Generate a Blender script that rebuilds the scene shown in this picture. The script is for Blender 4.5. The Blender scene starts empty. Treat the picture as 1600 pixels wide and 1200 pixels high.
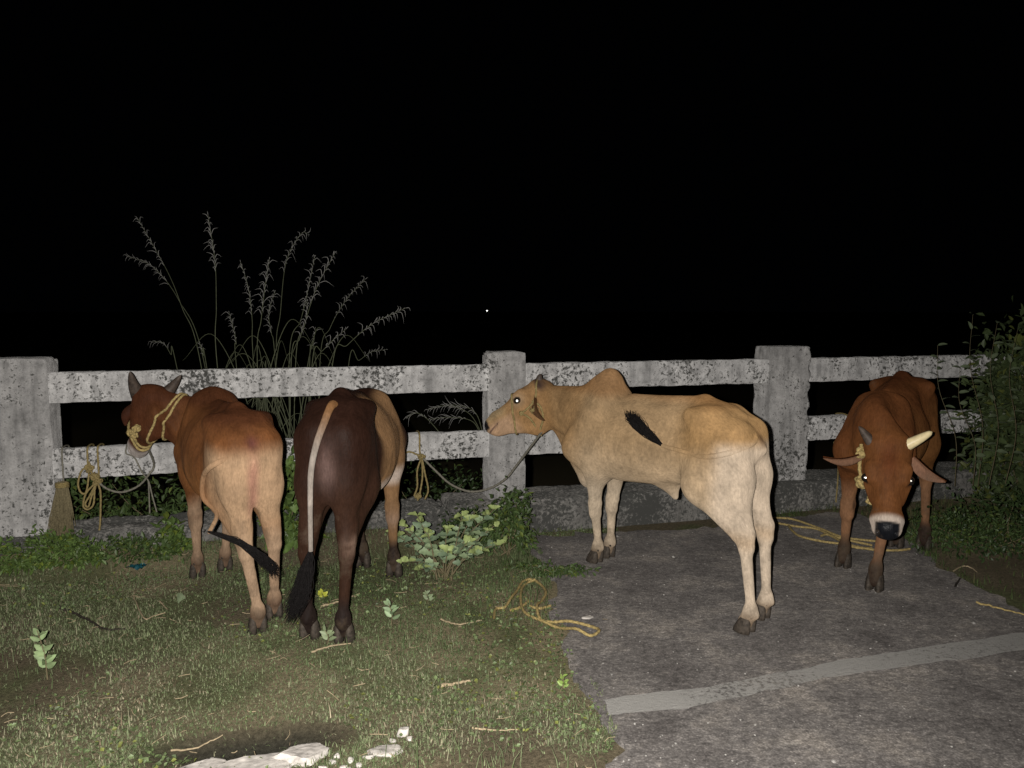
import bpy, bmesh, math, random
import numpy as np
from mathutils import Vector, Matrix, noise as mnoise
from mathutils.bvhtree import BVHTree

random.seed(7)
RNG = np.random.default_rng(11)
scene = bpy.context.scene
COL = scene.collection

# ------------------------------------------------------------------ camera
H = 1.55                      # eye height of the person holding the phone
FPX = 1200.0                  # focal length in pixels of the 1600 x 1200 photograph
PITCH = math.atan(115.0 / FPX)
cam_data = bpy.data.cameras.new('camera')
cam_data.sensor_width = 36.0
cam_data.lens = 36.0 * FPX / 1600.0
cam_data.clip_start = 0.05
cam_data.clip_end = 4000.0
camera = bpy.data.objects.new('camera', cam_data)
COL.objects.link(camera)
camera.location = (0, 0, H)
camera.rotation_euler = (math.pi / 2 - PITCH, 0, 0)
scene.camera = camera

# ------------------------------------------------------------------ night sky
world = bpy.data.worlds.new('World')
scene.world = world
world.use_nodes = True
wn = world.node_tree.nodes['Background']
wn.inputs['Color'].default_value = (0.35, 0.42, 0.60, 1)
wn.inputs['Strength'].default_value = 0.0006

# ------------------------------------------------------------------ the phone's flash, the one light of the picture
flash_data = bpy.data.lights.new('phone_flash', 'SPOT')
flash_data.energy = 960.0
flash_data.color = (1.0, 0.955, 0.90)
flash_data.shadow_soft_size = 0.012
flash_data.spot_size = math.radians(126)
flash_data.spot_blend = 0.85
flash = bpy.data.objects.new('phone_flash', flash_data)
COL.objects.link(flash)
flash.location = (-0.075, 0.0, H + 0.015)
_aim = Vector((-0.50, 4.2, 0.50)) - Vector(flash.location)
flash.rotation_euler = _aim.to_track_quat('-Z', 'Y').to_euler()

scene.view_settings.view_transform = 'Standard'
scene.view_settings.look = 'None'
scene.view_settings.exposure = 0.0
scene.view_settings.gamma = 1.0
scene.view_settings.use_curve_mapping = False
scene.cycles.max_bounces = 5
scene.cycles.use_denoising = True

# ------------------------------------------------------------------ helpers: where a place of the photograph lies
CP, SP = math.cos(PITCH), math.sin(PITCH)
def ray(px, py):
    rx, ry = (px - 800) / FPX, (600 - py) / FPX
    return Vector((rx, CP + ry * SP, -SP + ry * CP))
def G(px, py, z=0.0):
    d = ray(px, py); return Vector((0, 0, H)) + d * ((z - H) / d.z)
def AT(px, py, Y):
    d = ray(px, py); return Vector((0, 0, H)) + d * (Y / d.y)

def prop(o, label=None, cat=None, group=None, kind=None):
    if label: o['label'] = label
    if cat: o['category'] = cat
    if group: o['group'] = group
    if kind: o['kind'] = kind
    return o
def link(name, me, mat=None, parent=None, loc=None):
    o = bpy.data.objects.new(name, me); COL.objects.link(o)
    if mat is not None and me is not None and len(me.materials) == 0: me.materials.append(mat)
    if parent is not None: o.parent = parent
    if loc is not None: o.location = loc
    return o
def empty(name, loc=(0, 0, 0), rz=0.0):
    o = bpy.data.objects.new(name, None); COL.objects.link(o)
    o.empty_display_size = 0.1; o.location = loc; o.rotation_euler = (0, 0, rz)
    return o
def mesh_np(name, V, F, smooth=True, col=None):
    """fast mesh from arrays; F is (n,3) or (n,4)"""
    V = np.asarray(V, dtype=np.float32); F = np.asarray(F, dtype=np.int32)
    me = bpy.data.meshes.new(name)
    n, k = F.shape
    me.vertices.add(len(V)); me.vertices.foreach_set('co', V.ravel())
    me.loops.add(n * k); me.loops.foreach_set('vertex_index', F.ravel())
    me.polygons.add(n)
    me.polygons.foreach_set('loop_start', np.arange(0, n * k, k, dtype=np.int32))
    me.polygons.foreach_set('loop_total', np.full(n, k, dtype=np.int32))
    me.polygons.foreach_set('use_smooth', np.full(n, smooth, dtype=bool))
    me.update(calc_edges=True)
    if col is not None:
        a = me.color_attributes.new('Col', 'FLOAT_COLOR', 'POINT')
        c = np.ones((len(V), 4), dtype=np.float32); c[:, :3] = col
        a.data.foreach_set('color', c.ravel())
    return me
def mesh_bm(name, bm, smooth=True):
    me = bpy.data.meshes.new(name); bm.to_mesh(me); bm.free()
    if smooth: me.polygons.foreach_set('use_smooth', [True] * len(me.polygons))
    return me

def catmull(pts, n):
    P = np.array([list(p) for p in pts], dtype=float)
    P = np.vstack([2 * P[0] - P[1], P, 2 * P[-1] - P[-2]])
    out = []
    segs = len(P) - 3
    per = max(2, n // segs)
    for i in range(segs):
        p0, p1, p2, p3 = P[i:i + 4]
        t = np.linspace(0, 1, per, endpoint=(i == segs - 1))[:, None]
        out.append(.5 * ((2 * p1) + (-p0 + p2) * t + (2 * p0 - 5 * p1 + 4 * p2 - p3) * t ** 2 + (-p0 + 3 * p1 - 3 * p2 + p3) * t ** 3))
    return np.vstack(out)
def tube_arrays(P, R, sides=8, strands=0, twist=60.0, base=0):
    """tube along polyline P with radii R; strands > 0 gives a laid rope"""
    P = np.asarray(P, float); n = len(P)
    R = np.broadcast_to(np.asarray(R, float), (n,))
    T = np.gradient(P, axis=0); T /= (np.linalg.norm(T, axis=1)[:, None] + 1e-9)
    ref = np.array([0, 0, 1.0]) if abs(T[0, 2]) < .9 else np.array([1.0, 0, 0])
    N = np.cross(T[0], ref); N /= np.linalg.norm(N)
    s = np.concatenate([[0], np.cumsum(np.linalg.norm(np.diff(P, axis=0), axis=1))])
    V = np.zeros((n, sides, 3)); th = np.linspace(0, 2 * math.pi, sides, endpoint=False)
    for i in range(n):
        N = N - T[i] * N.dot(T[i]); N /= (np.linalg.norm(N) + 1e-9)
        B = np.cross(T[i], N)
        r = R[i]
        rr = r * (1 + (.16 * np.cos(strands * (th - twist * s[i])) if strands else 0 * th))
        V[i] = P[i] + rr[:, None] * (np.cos(th)[:, None] * N + np.sin(th)[:, None] * B)
    V = V.reshape(-1, 3)
    a = np.arange(n - 1)[:, None] * sides; j = np.arange(sides)[None]; j2 = (j + 1) % sides
    F = np.stack([a + j, a + j2, a + sides + j2, a + sides + j], -1).reshape(-1, 4) + base
    return V, F
def tubes(name, curves, sides=8, strands=0, twist=60.0):
    """[(points, radius), ...] as one mesh"""
    VV, FF, b = [], [], 0
    for P, R in curves:
        V, F = tube_arrays(P, R, sides, strands, twist, b); b += len(V); VV.append(V); FF.append(F)
    return mesh_np(name, np.vstack(VV), np.vstack(FF))

def _hash(ix, iy, seed):
    h = (ix.astype(np.int64) * 374761393 + iy.astype(np.int64) * 668265263 + seed * 974711) & 0x7fffffff
    h = ((h ^ (h >> 13)) * 1274126177) & 0x7fffffff
    return ((h ^ (h >> 16)) & 0xffff) / 65535.0
def vnoise(x, y, seed=0):
    x = np.asarray(x, float); y = np.asarray(y, float)
    ix = np.floor(x); iy = np.floor(y); fx = x - ix; fy = y - iy
    fx = fx * fx * (3 - 2 * fx); fy = fy * fy * (3 - 2 * fy)
    a = _hash(ix, iy, seed); b = _hash(ix + 1, iy, seed); c = _hash(ix, iy + 1, seed); d = _hash(ix + 1, iy + 1, seed)
    return (a * (1 - fx) + b * fx) * (1 - fy) + (c * (1 - fx) + d * fx) * fy
def fnoise(x, y, seed=0, oct=4):
    r = 0; a = .5
    for o in range(oct):
        r = r + a * vnoise(x * 2 ** o, y * 2 ** o, seed + o); a *= .5
    return r / (1 - .5 ** oct)
def sstep(a, b, x):
    t = np.clip((x - a) / (b - a), 0, 1); return t * t * (3 - 2 * t)

# ------------------------------------------------------------------ materials
def new_mat(name):
    m = bpy.data.materials.new(name); m.use_nodes = True
    nt = m.node_tree; b = nt.nodes['Principled BSDF']
    return m, nt, b
def nd(nt, t, **kw):
    n = nt.nodes.new(t)
    for k, v in kw.items():
        if k in n.inputs: n.inputs[k].default_value = v
        else: setattr(n, k, v)
    return n
def noise_n(nt, scale, detail=6, rough=.6, coord=None, vec_scale=None):
    n = nd(nt, 'ShaderNodeTexNoise'); n.inputs['Scale'].default_value = scale
    n.inputs['Detail'].default_value = detail; n.inputs['Roughness'].default_value = rough
    if coord is not None:
        if vec_scale is not None:
            mp = nd(nt, 'ShaderNodeMapping'); mp.inputs['Scale'].default_value = vec_scale
            nt.links.new(coord, mp.inputs['Vector']); coord = mp.outputs['Vector']
        nt.links.new(coord, n.inputs['Vector'])
    return n
def ramp(nt, src, stops):
    r = nd(nt, 'ShaderNodeValToRGB'); e = r.color_ramp.elements
    while len(e) < len(stops): e.new(.5)
    for el, (p, c) in zip(e, stops):
        el.position = p; el.color = (c, c, c, 1) if isinstance(c, (int, float)) else (*c, 1)
    nt.links.new(src, r.inputs['Fac']); return r
def mixc(nt, fac, a, b, mode='MIX'):
    m = nd(nt, 'ShaderNodeMix', data_type='RGBA', blend_type=mode)
    for sock, v in ((m.inputs[0], fac), (m.inputs[6], a), (m.inputs[7], b)):
        if hasattr(v, 'links') or isinstance(v, bpy.types.NodeSocket): nt.links.new(v, sock)
        elif isinstance(v, (int, float)): sock.default_value = v
        else: sock.default_value = (*v, 1)
    return m.outputs[2]
def bump(nt, b, src, strength=.4, dist=.01):
    n = nd(nt, 'ShaderNodeBump'); n.inputs['Strength'].default_value = strength; n.inputs['Distance'].default_value = dist
    nt.links.new(src, n.inputs['Height']); nt.links.new(n.outputs['Normal'], b.inputs['Normal']); return n
def geo_pos(nt): return nd(nt, 'ShaderNodeNewGeometry').outputs['Position']

def mat_plain(name, c, rough=.7, noise_scale=30, var=.35, spec=.3, bumpy=.2):
    m, nt, b = new_mat(name); p = geo_pos(nt)
    n = noise_n(nt, noise_scale, 5, .6, p)
    r = ramp(nt, n.outputs['Fac'], [(.3, tuple(x * (1 - var) for x in c)), (.7, tuple(min(1, x * (1 + var)) for x in c))])
    nt.links.new(r.outputs['Color'], b.inputs['Base Color'])
    b.inputs['Roughness'].default_value = rough; b.inputs['Specular IOR Level'].default_value = spec
    if bumpy: bump(nt, b, n.outputs['Fac'], bumpy, .005)
    return m
def mat_attr(name, rough=.7, spec=.2, var=.25, noise_scale=60, trans=0.0):
    m, nt, b = new_mat(name); p = geo_pos(nt)
    a = nd(nt, 'ShaderNodeVertexColor', layer_name='Col')
    n = noise_n(nt, noise_scale, 4, .6, p)
    r = ramp(nt, n.outputs['Fac'], [(.3, 1 - var), (.7, 1.0)])
    c = mixc(nt, 1.0, a.outputs['Color'], r.outputs['Color'], 'MULTIPLY')
    nt.links.new(c, b.inputs['Base Color'])
    b.inputs['Roughness'].default_value = rough; b.inputs['Specular IOR Level'].default_value = spec
    return m
def mat_hide(name, wet=False):
    m, nt, b = new_mat(name)
    tc = nd(nt, 'ShaderNodeTexCoord').outputs['Object']
    a = nd(nt, 'ShaderNodeVertexColor', layer_name='Col')
    hair = noise_n(nt, 170, 3, .6, tc, (.35, 1, .30))
    mott = noise_n(nt, 9, 5, .6, tc)
    streak = noise_n(nt, 46, 6, .7, tc, (.45, 1, .22))
    r1 = ramp(nt, hair.outputs['Fac'], [(.25, .70), (.75, 1.08)])
    r3 = ramp(nt, streak.outputs['Fac'], [(.3, .74), (.7, 1.12)])
    stain = noise_n(nt, 5.5, 8, .72, tc); sepz = nd(nt, 'ShaderNodeSeparateXYZ'); nt.links.new(tc, sepz.inputs[0])
    low = nd(nt, 'ShaderNodeMapRange'); low.inputs['From Min'].default_value = .75; low.inputs['From Max'].default_value = .05; nt.links.new(sepz.outputs['Z'], low.inputs['Value'])
    sm_ = nd(nt, 'ShaderNodeMath', operation='MULTIPLY_ADD'); sm_.inputs[1].default_value = .16; nt.links.new(low.outputs[0], sm_.inputs[0]); nt.links.new(stain.outputs['Fac'], sm_.inputs[2])
    dirt = ramp(nt, sm_.outputs[0], [(.62, 0.0), (.76, .55)])
    r2 = ramp(nt, mott.outputs['Fac'], [(.3, .70), (.7, 1.10)])
    c = mixc(nt, 1.0, a.outputs['Color'], r1.outputs['Color'], 'MULTIPLY')
    c = mixc(nt, 1.0, c, r2.outputs['Color'], 'MULTIPLY')
    c = mixc(nt, .8, c, r3.outputs['Color'], 'MULTIPLY')
    c = mixc(nt, dirt.outputs['Color'], c, (.085, .062, .042))
    nt.links.new(c, b.inputs['Base Color'])
    bw = nd(nt, 'ShaderNodeRGBToBW'); nt.links.new(a.outputs['Color'], bw.inputs[0])
    rgh = nd(nt, 'ShaderNodeMapRange'); rgh.inputs['From Min'].default_value = .0105; rgh.inputs['From Max'].default_value = .0140; rgh.inputs['To Min'].default_value = .30; rgh.inputs['To Max'].default_value = .70
    nt.links.new(bw.outputs[0], rgh.inputs['Value']); nt.links.new(rgh.outputs[0], b.inputs['Roughness'])
    b.inputs['Specular IOR Level'].default_value = .09; b.inputs['Diffuse Roughness'].default_value = .35
    lump = noise_n(nt, 16, 5, .55, tc, (1, 1, .55))
    skin = noise_n(nt, 48, 4, .6, tc, (1, 1, .6))
    hh = nd(nt, 'ShaderNodeMath', operation='MULTIPLY_ADD'); hh.inputs[1].default_value = 3.0
    nt.links.new(lump.outputs['Fac'], hh.inputs[0]); nt.links.new(skin.outputs['Fac'], hh.inputs[2])
    h2 = nd(nt, 'ShaderNodeMath', operation='MULTIPLY_ADD'); h2.inputs[1].default_value = .35
    nt.links.new(hair.outputs['Fac'], h2.inputs[0]); nt.links.new(hh.outputs[0], h2.inputs[2])
    bump(nt, b, h2.outputs[0], .40, .009)
    return m
def mat_concrete(name, white=(.52, .51, .49), dark=(.060, .060, .056), cover=.5, fine=.5, grime=.35):
    """lime-washed concrete with black algae spots; cover = where the spots set in"""
    m, nt, b = new_mat(name); p = geo_pos(nt)
    big = noise_n(nt, 2.6, 6, .65, p)
    mid = noise_n(nt, 42, 10, .74, p)
    mot = noise_n(nt, 21, 9, .72, p)
    fin = noise_n(nt, 95, 5, .7, p)
    drip = noise_n(nt, 9, 6, .65, p, (1.6, 1.6, .22))
    base = ramp(nt, big.outputs['Fac'], [(.32, tuple(x * (1 - grime) for x in white)), (.62, white)]).outputs['Color']
    g2 = ramp(nt, drip.outputs['Fac'], [(.36, .42), (.50, .85), (.62, 1.05)])
    base = mixc(nt, .62, base, g2.outputs['Color'], 'MULTIPLY')
    g3 = ramp(nt, fin.outputs['Fac'], [(.3, .74), (.65, 1.05)])
    base = mixc(nt, .8, base, g3.outputs['Color'], 'MULTIPLY')
    g4 = ramp(nt, mot.outputs['Fac'], [(.34, .52), (.50, .90), (.64, 1.06)])
    base = mixc(nt, .85, base, g4.outputs['Color'], 'MULTIPLY')
    # spots gather where both the wide and the middle noise run high
    ad = nd(nt, 'ShaderNodeMath', operation='MULTIPLY_ADD'); ad.inputs[1].default_value = .55
    nt.links.new(big.outputs['Fac'], ad.inputs[0]); nt.links.new(mid.outputs['Fac'], ad.inputs[2])
    sp = ramp(nt, ad.outputs[0], [(max(0, .86 - cover * .25), 0.0), (min(1, .93 - cover * .18), 1.0)])
    colr = mixc(nt, sp.outputs['Color'], base, dark)
    nt.links.new(colr, b.inputs['Base Color'])
    b.inputs['Diffuse Roughness'].default_value = .8; b.inputs['Roughness'].default_value = .88; b.inputs['Specular IOR Level'].default_value = .2
    hgt = nd(nt, 'ShaderNodeMath', operation='MULTIPLY_ADD'); hgt.inputs[1].default_value = .35
    nt.links.new(fin.outputs['Fac'], hgt.inputs[0]); nt.links.new(mid.outputs['Fac'], hgt.inputs[2])
    bump(nt, b, hgt.outputs[0], .55, .012)
    return m

M = {}
M['hide'] = mat_hide('cow_hide')
M['post'] = mat_concrete('limewashed_post', (.54, .53, .52), cover=.14, grime=.50)
M['rail'] = mat_concrete('limewashed_rail', (.78, .77, .76), cover=.34, grime=.42)
M['plinth'] = mat_concrete('mouldy_plinth', (.40, .385, .36), cover=.72, grime=.5)
M['hoof'] = mat_plain('hoof_horn', (.050, .040, .031), .75, 60, .6)
M['horn_grey'] = mat_plain('grey_horn', (.058, .043, .034), .6, 40, .5)
M['horn_pale'] = mat_plain('pale_horn', (.62, .52, .30), .4, 40, .15)
M['tuft'] = mat_plain('tail_hair', (.008, .007, .007), .85, 80, .4, .08)
M['eye'] = mat_plain('eye_ball', (.010, .008, .007), .08, 10, .1, .6, 0)
m, nt, b = new_mat('eye_shine')
b.inputs['Base Color'].default_value = (.95, .93, .85, 1); b.inputs['Metallic'].default_value = 1.0
b.inputs['Roughness'].default_value = .33
M['shine'] = m
M['rope_yellow'] = mat_plain('yellow_rope', (.31, .235, .095), .85, 90, .5)
M['rope_grey'] = mat_plain('grey_rope', (.16, .15, .12), .8, 120, .35)
M['rope_olive'] = mat_plain('olive_rope', (.22, .17, .07), .8, 120, .35)
M['leaf'] = mat_attr('leaf', .5, .3, .35, 40)
M['grass'] = mat_attr('grass_blade', .7, .12, .2, 30)
M['reed'] = mat_attr('reed', .8, .1, .2, 30)
M['straw'] = mat_plain('old_straw', (.15, .125, .070), .9, 120, .45)
M['stem'] = mat_plain('plant_stem', (.12, .10, .055), .8, 60, .3)
M['dead_wood'] = mat_plain('dead_wood', (.34, .27, .17), .85, 90, .35)
M['dark_twig'] = mat_plain('dark_twig', (.030, .024, .018), .85, 90, .4)
M['stone'] = mat_plain('white_limestone', (.46, .43, .395), .9, 18, .45, .15, .9)
# ================================================================== the setting
RA = math.radians(15.2)                                  # the railing runs away to the right
RD = Vector((math.cos(RA), math.sin(RA), 0)); RN = Vector((-math.sin(RA), math.cos(RA), 0))
PL_TOP = 0.22
P0 = G(765, 780, PL_TOP)                                 # front left foot of the middle post
P0 = Vector((P0.x, P0.y, 0))
def RP(s, t, z): return P0 + RD * s + RN * t + Vector((0, 0, z))
def rail_s(px, py=700, t=0.0):                           # distance along the railing of a column of the photograph
    d = ray(px, py); o = Vector((0, 0, H)) - (P0 + RN * t)
    k = -o.dot(RN) / d.dot(RN); return (o + d * k).dot(RD)
def st_of(x, y):
    dx, dy = x - P0.x, y - P0.y
    return dx * RD.x + dy * RD.y, dx * RN.x + dy * RN.y

ROAD_PX = [(985, 1290), (962, 1195), (948, 1120), (918, 1060), (888, 1015), (872, 955), (868, 905), (845, 872), (822, 838),
           (900, 836), (1000, 834), (1110, 826), (1210, 812), (1290, 803), (1345, 806), (1400, 838), (1450, 872), (1500, 905), (1580, 950), (1700, 1000)]
ROAD = [G(*p) for p in ROAD_PX]
ROAD += [Vector((9, 2.6, 0)), Vector((9, -6, 0)), Vector((.35, -6, 0))]
def inside_road(x, y, poly=None):
    poly = poly or ROAD
    x = np.asarray(x); y = np.asarray(y); r = np.zeros(x.shape, bool); n = len(poly)
    for i in range(n):
        a, c = poly[i], poly[(i + 1) % n]
        if a.y == c.y: continue
        cond = (a.y > y) != (c.y > y)
        r ^= cond & (x < (c.x - a.x) * (y - a.y) / (c.y - a.y) + a.x)
    return r
PIT = G(392, 1152)                                        # the scraped hollow by the white stones
def ground_z(x, y):
    x = np.asarray(x, float); y = np.asarray(y, float)
    s, t = st_of(x, y)
    z = (fnoise(x * 1.1, y * 1.1, 5, 3) - .5) * .05 + (fnoise(x * 6, y * 6, 9, 3) - .5) * .022 - .006
    w = sstep(-.1, .5, .42 - x) + sstep(1.9, 2.6, x)      # flat under the road
    z = z * np.clip(w, 0.0, 1) - .012 * (1 - np.clip(w, 0, 1))
    u = ((x - PIT.x) * .96 + (y - PIT.y) * .25) / .30; v = ((y - PIT.y) * .96 - (x - PIT.x) * .25) / .10
    z = z - .055 * np.exp(-(u * u + v * v) ** 1.5)
    z = z + .095 * sstep(-.46, -.16, t) * sstep(-.35, -.75, s) * sstep(.35, .2, t)      # soil heaped against the left plinth
    down = np.clip((t - .30) / 5.0, 0, 1)
    return z - 3.2 * (down * down * (3 - 2 * down)) - np.where(t > .3, .03, 0)

def axis(vals): return np.array(sorted(set(np.round(vals, 4))))
sx = axis(np.concatenate([np.arange(-5, 4.5, .045), np.geomspace(4.5, 1500, 26), -np.geomspace(5, 1500, 26)]))
ty = axis(np.concatenate([np.arange(-4.6, .6, .045), np.geomspace(.6, 2500, 40), -np.geomspace(4.6, 400, 20)]))
S, T = np.meshgrid(sx, ty, indexing='ij')
X = P0.x + RD.x * S + RN.x * T; Y = P0.y + RD.y * S + RN.y * T
Z = ground_z(X, Y)
ns, nt_ = S.shape
idx = np.arange(ns * nt_).reshape(ns, nt_)
F = np.stack([idx[:-1, :-1], idx[1:, :-1], idx[1:, 1:], idx[:-1, 1:]], -1).reshape(-1, 4)
V = np.stack([X, Y, Z], -1).reshape(-1, 3)
dry = fnoise(V[:, 0] * .9 + 3, V[:, 1] * .9, 21, 4)
damp = fnoise(V[:, 0] * 2.3, V[:, 1] * 2.3, 33, 4)
c_soil = np.array([.072, .060, .039]); c_dry = np.array([.130, .110, .068]); c_moss = np.array([.050, .060, .026])
cg = c_soil + (c_dry - c_soil) * sstep(.42, .62, dry)[:, None]
cg = cg + (c_moss - cg) * (sstep(.5, .68, damp) * .7)[:, None]
u = ((V[:, 0] - PIT.x) * .96 + (V[:, 1] - PIT.y) * .25) / .36; v = ((V[:, 1] - PIT.y) * .96 - (V[:, 0] - PIT.x) * .25) / .12
pitm = np.exp(-(u * u + v * v) ** 2)
cg = cg * (1 - pitm[:, None]) + np.array([.022, .021, .016]) * pitm[:, None]        # darkness of the hollow, put into the soil colour
m, nt, b = new_mat('verge_soil'); p = geo_pos(nt)
a = nd(nt, 'ShaderNodeVertexColor', layer_name='Col')
n1 = noise_n(nt, 60, 8, .7, p); n2 = noise_n(nt, 220, 4, .7, p)
r1 = ramp(nt, n1.outputs['Fac'], [(.3, .5), (.7, 1.5)]); r2 = ramp(nt, n2.outputs['Fac'], [(.35, .6), (.7, 1.5)])
c = mixc(nt, 1, a.outputs['Color'], r1.outputs['Color'], 'MULTIPLY'); c = mixc(nt, .7, c, r2.outputs['Color'], 'MULTIPLY')
nt.links.new(c, b.inputs['Base Color']); b.inputs['Diffuse Roughness'].default_value = 1.0; b.inputs['Roughness'].default_value = .95; b.inputs['Specular IOR Level'].default_value = .1
bump(nt, b, n1.outputs['Fac'], .8, .02)
link_ground = link('ground', mesh_np('ground', V, F, True, cg), m)
prop(link_ground, kind='structure')

# --- asphalt, with a ragged edge against the grass
def ragged(poly, step, amp, seed):
    out = []
    n = len(poly)
    for i in range(n):
        a, c = poly[i], poly[(i + 1) % n]
        L = (c - a).length; k = max(1, int(L / step)) if (abs(a.x) < 4.5 and a.y > 1.2) else 1
        nrm = Vector((-(c - a).y, (c - a).x, 0)).normalized()
        for j in range(k):
            q = a.lerp(c, j / k)
            s = L * j / k + i * 3.7
            q = q + nrm * ((float(fnoise(np.array(s * 5.0), np.array(seed), 3, 4)) - .5) * amp if k > 1 else 0)
            out.append(q)
    return out
rp = ragged(ROAD, .014, .17, 4.0)
def sheet(name, poly, z, thick, inner=None):
    bm = bmesh.new()
    top = [bm.verts.new((q.x, q.y, z)) for q in poly]
    bot = [bm.verts.new((q.x, q.y, z - thick)) for q in poly] if thick else []
    f = bm.faces.new(top)
    n = len(poly)
    for i in range(n if thick else 0): bm.faces.new((top[i], bot[i], bot[(i + 1) % n], top[(i + 1) % n]))
    bmesh.ops.triangulate(bm, faces=[f])
    bmesh.ops.recalc_face_normals(bm, faces=bm.faces)
    return mesh_bm(name, bm, False)
ROAD_Z = .010
def asphalt_nodes(nt, p):
    st = noise_n(nt, 130, 4, .75, p)
    vo = nd(nt, 'ShaderNodeTexVoronoi', feature='F1'); vo.inputs['Scale'].default_value = 95; nt.links.new(p, vo.inputs['Vector'])
    st2 = noise_n(nt, 34, 8, .78, p, (1.0, 1.7, 1))
    big = noise_n(nt, 2.4, 7, .7, p)
    base = ramp(nt, st2.outputs['Fac'], [(.34, (.060, .056, .053)), (.50, (.118, .111, .106)), (.64, (.195, .183, .172)), (.76, (.36, .34, .315))]).outputs['Color']
    g = ramp(nt, st.outputs['Fac'], [(.3, .62), (.52, 1.0), (.7, 1.45)]); base = mixc(nt, 1, base, g.outputs['Color'], 'MULTIPLY')
    g = ramp(nt, big.outputs['Fac'], [(.3, (.55, .53, .53)), (.5, (.98, .96, .95)), (.70, (1.7, 1.62, 1.5))]); base = mixc(nt, 1, base, g.outputs['Color'], 'MULTIPLY')
    gap = ramp(nt, vo.outputs['Distance'], [(.0, 1.25), (.55, .62)]); base = mixc(nt, .8, base, gap.outputs['Color'], 'MULTIPLY')
    dust = noise_n(nt, 5.5, 9, .8, p); dm = ramp(nt, dust.outputs['Fac'], [(.60, 0.0), (.72, .75)])
    base = mixc(nt, dm.outputs['Color'], base, (.235, .215, .19))
    h = nd(nt, 'ShaderNodeMath', operation='ADD'); nt.links.new(st.outputs['Fac'], h.inputs[0]); nt.links.new(st2.outputs['Fac'], h.inputs[1])
    return base, h.outputs[0], st2, big
m, nt, b = new_mat('old_asphalt'); p = geo_pos(nt)
base, hgt, _, _ = asphalt_nodes(nt, p)
nt.links.new(base, b.inputs['Base Color']); b.inputs['Diffuse Roughness'].default_value = 1.0; b.inputs['Roughness'].default_value = .85; b.inputs['Specular IOR Level'].default_value = .25
bump(nt, b, hgt, .55, .010)
road = link('road', sheet('road', rp, ROAD_Z, .05), m)
prop(road, kind='structure')

# --- the worn white edge line, thick paint that has flaked off in places
m, nt, b = new_mat('worn_line_paint'); p = geo_pos(nt)
base, hgt, st2, big = asphalt_nodes(nt, p)
fl = noise_n(nt, 52, 10, .80, p); wd = noise_n(nt, 1.25, 3, .5, p)
sm = nd(nt, 'ShaderNodeMath', operation='MULTIPLY_ADD'); sm.inputs[1].default_value = .25
nt.links.new(wd.outputs['Fac'], sm.inputs[0]); nt.links.new(fl.outputs['Fac'], sm.inputs[2])
sx_ = nd(nt, 'ShaderNodeSeparateXYZ'); nt.links.new(p, sx_.inputs[0])
mr = nd(nt, 'ShaderNodeMath', operation='DIVIDE'); mr.inputs[1].default_value = 3.0; nt.links.new(sx_.outputs['X'], mr.inputs[0])
wear = ramp(nt, mr.outputs[0], [(.20, .52), (.28, .36), (.40, .35), (.47, .44), (.75, .40)])       # tyres have worn the middle of the line
sw = nd(nt, 'ShaderNodeMath', operation='ADD'); nt.links.new(sm.outputs[0], sw.inputs[0]); nt.links.new(wear.outputs['Color'], sw.inputs[1])
pm = ramp(nt, sw.outputs[0], [(.90, .04), (1.16, .66)])
c = mixc(nt, pm.outputs['Color'], base, (.46, .45, .425))
nt.links.new(c, b.inputs['Base Color']); b.inputs['Roughness'].default_value = .75
bump(nt, b, hgt, .6, .008)
L0 = [G(942, 1095, ROAD_Z), G(1075, 1079, ROAD_Z), G(1200, 1055, ROAD_Z), G(1350, 1028, ROAD_Z), G(1480, 1006, ROAD_Z), G(1640, 984, ROAD_Z), G(1900, 944, ROAD_Z)]
L1 = [G(1900, 970, ROAD_Z), G(1640, 1013, ROAD_Z), G(1480, 1033, ROAD_Z), G(1350, 1050, ROAD_Z), G(1200, 1081, ROAD_Z), G(1075, 1108, ROAD_Z), G(950, 1119, ROAD_Z)]
line = link('road_marking', sheet('road_marking', ragged(L0 + L1, .008, .040, 9.0), ROAD_Z + .004, 0), m)
prop(line, kind='structure')

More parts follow.
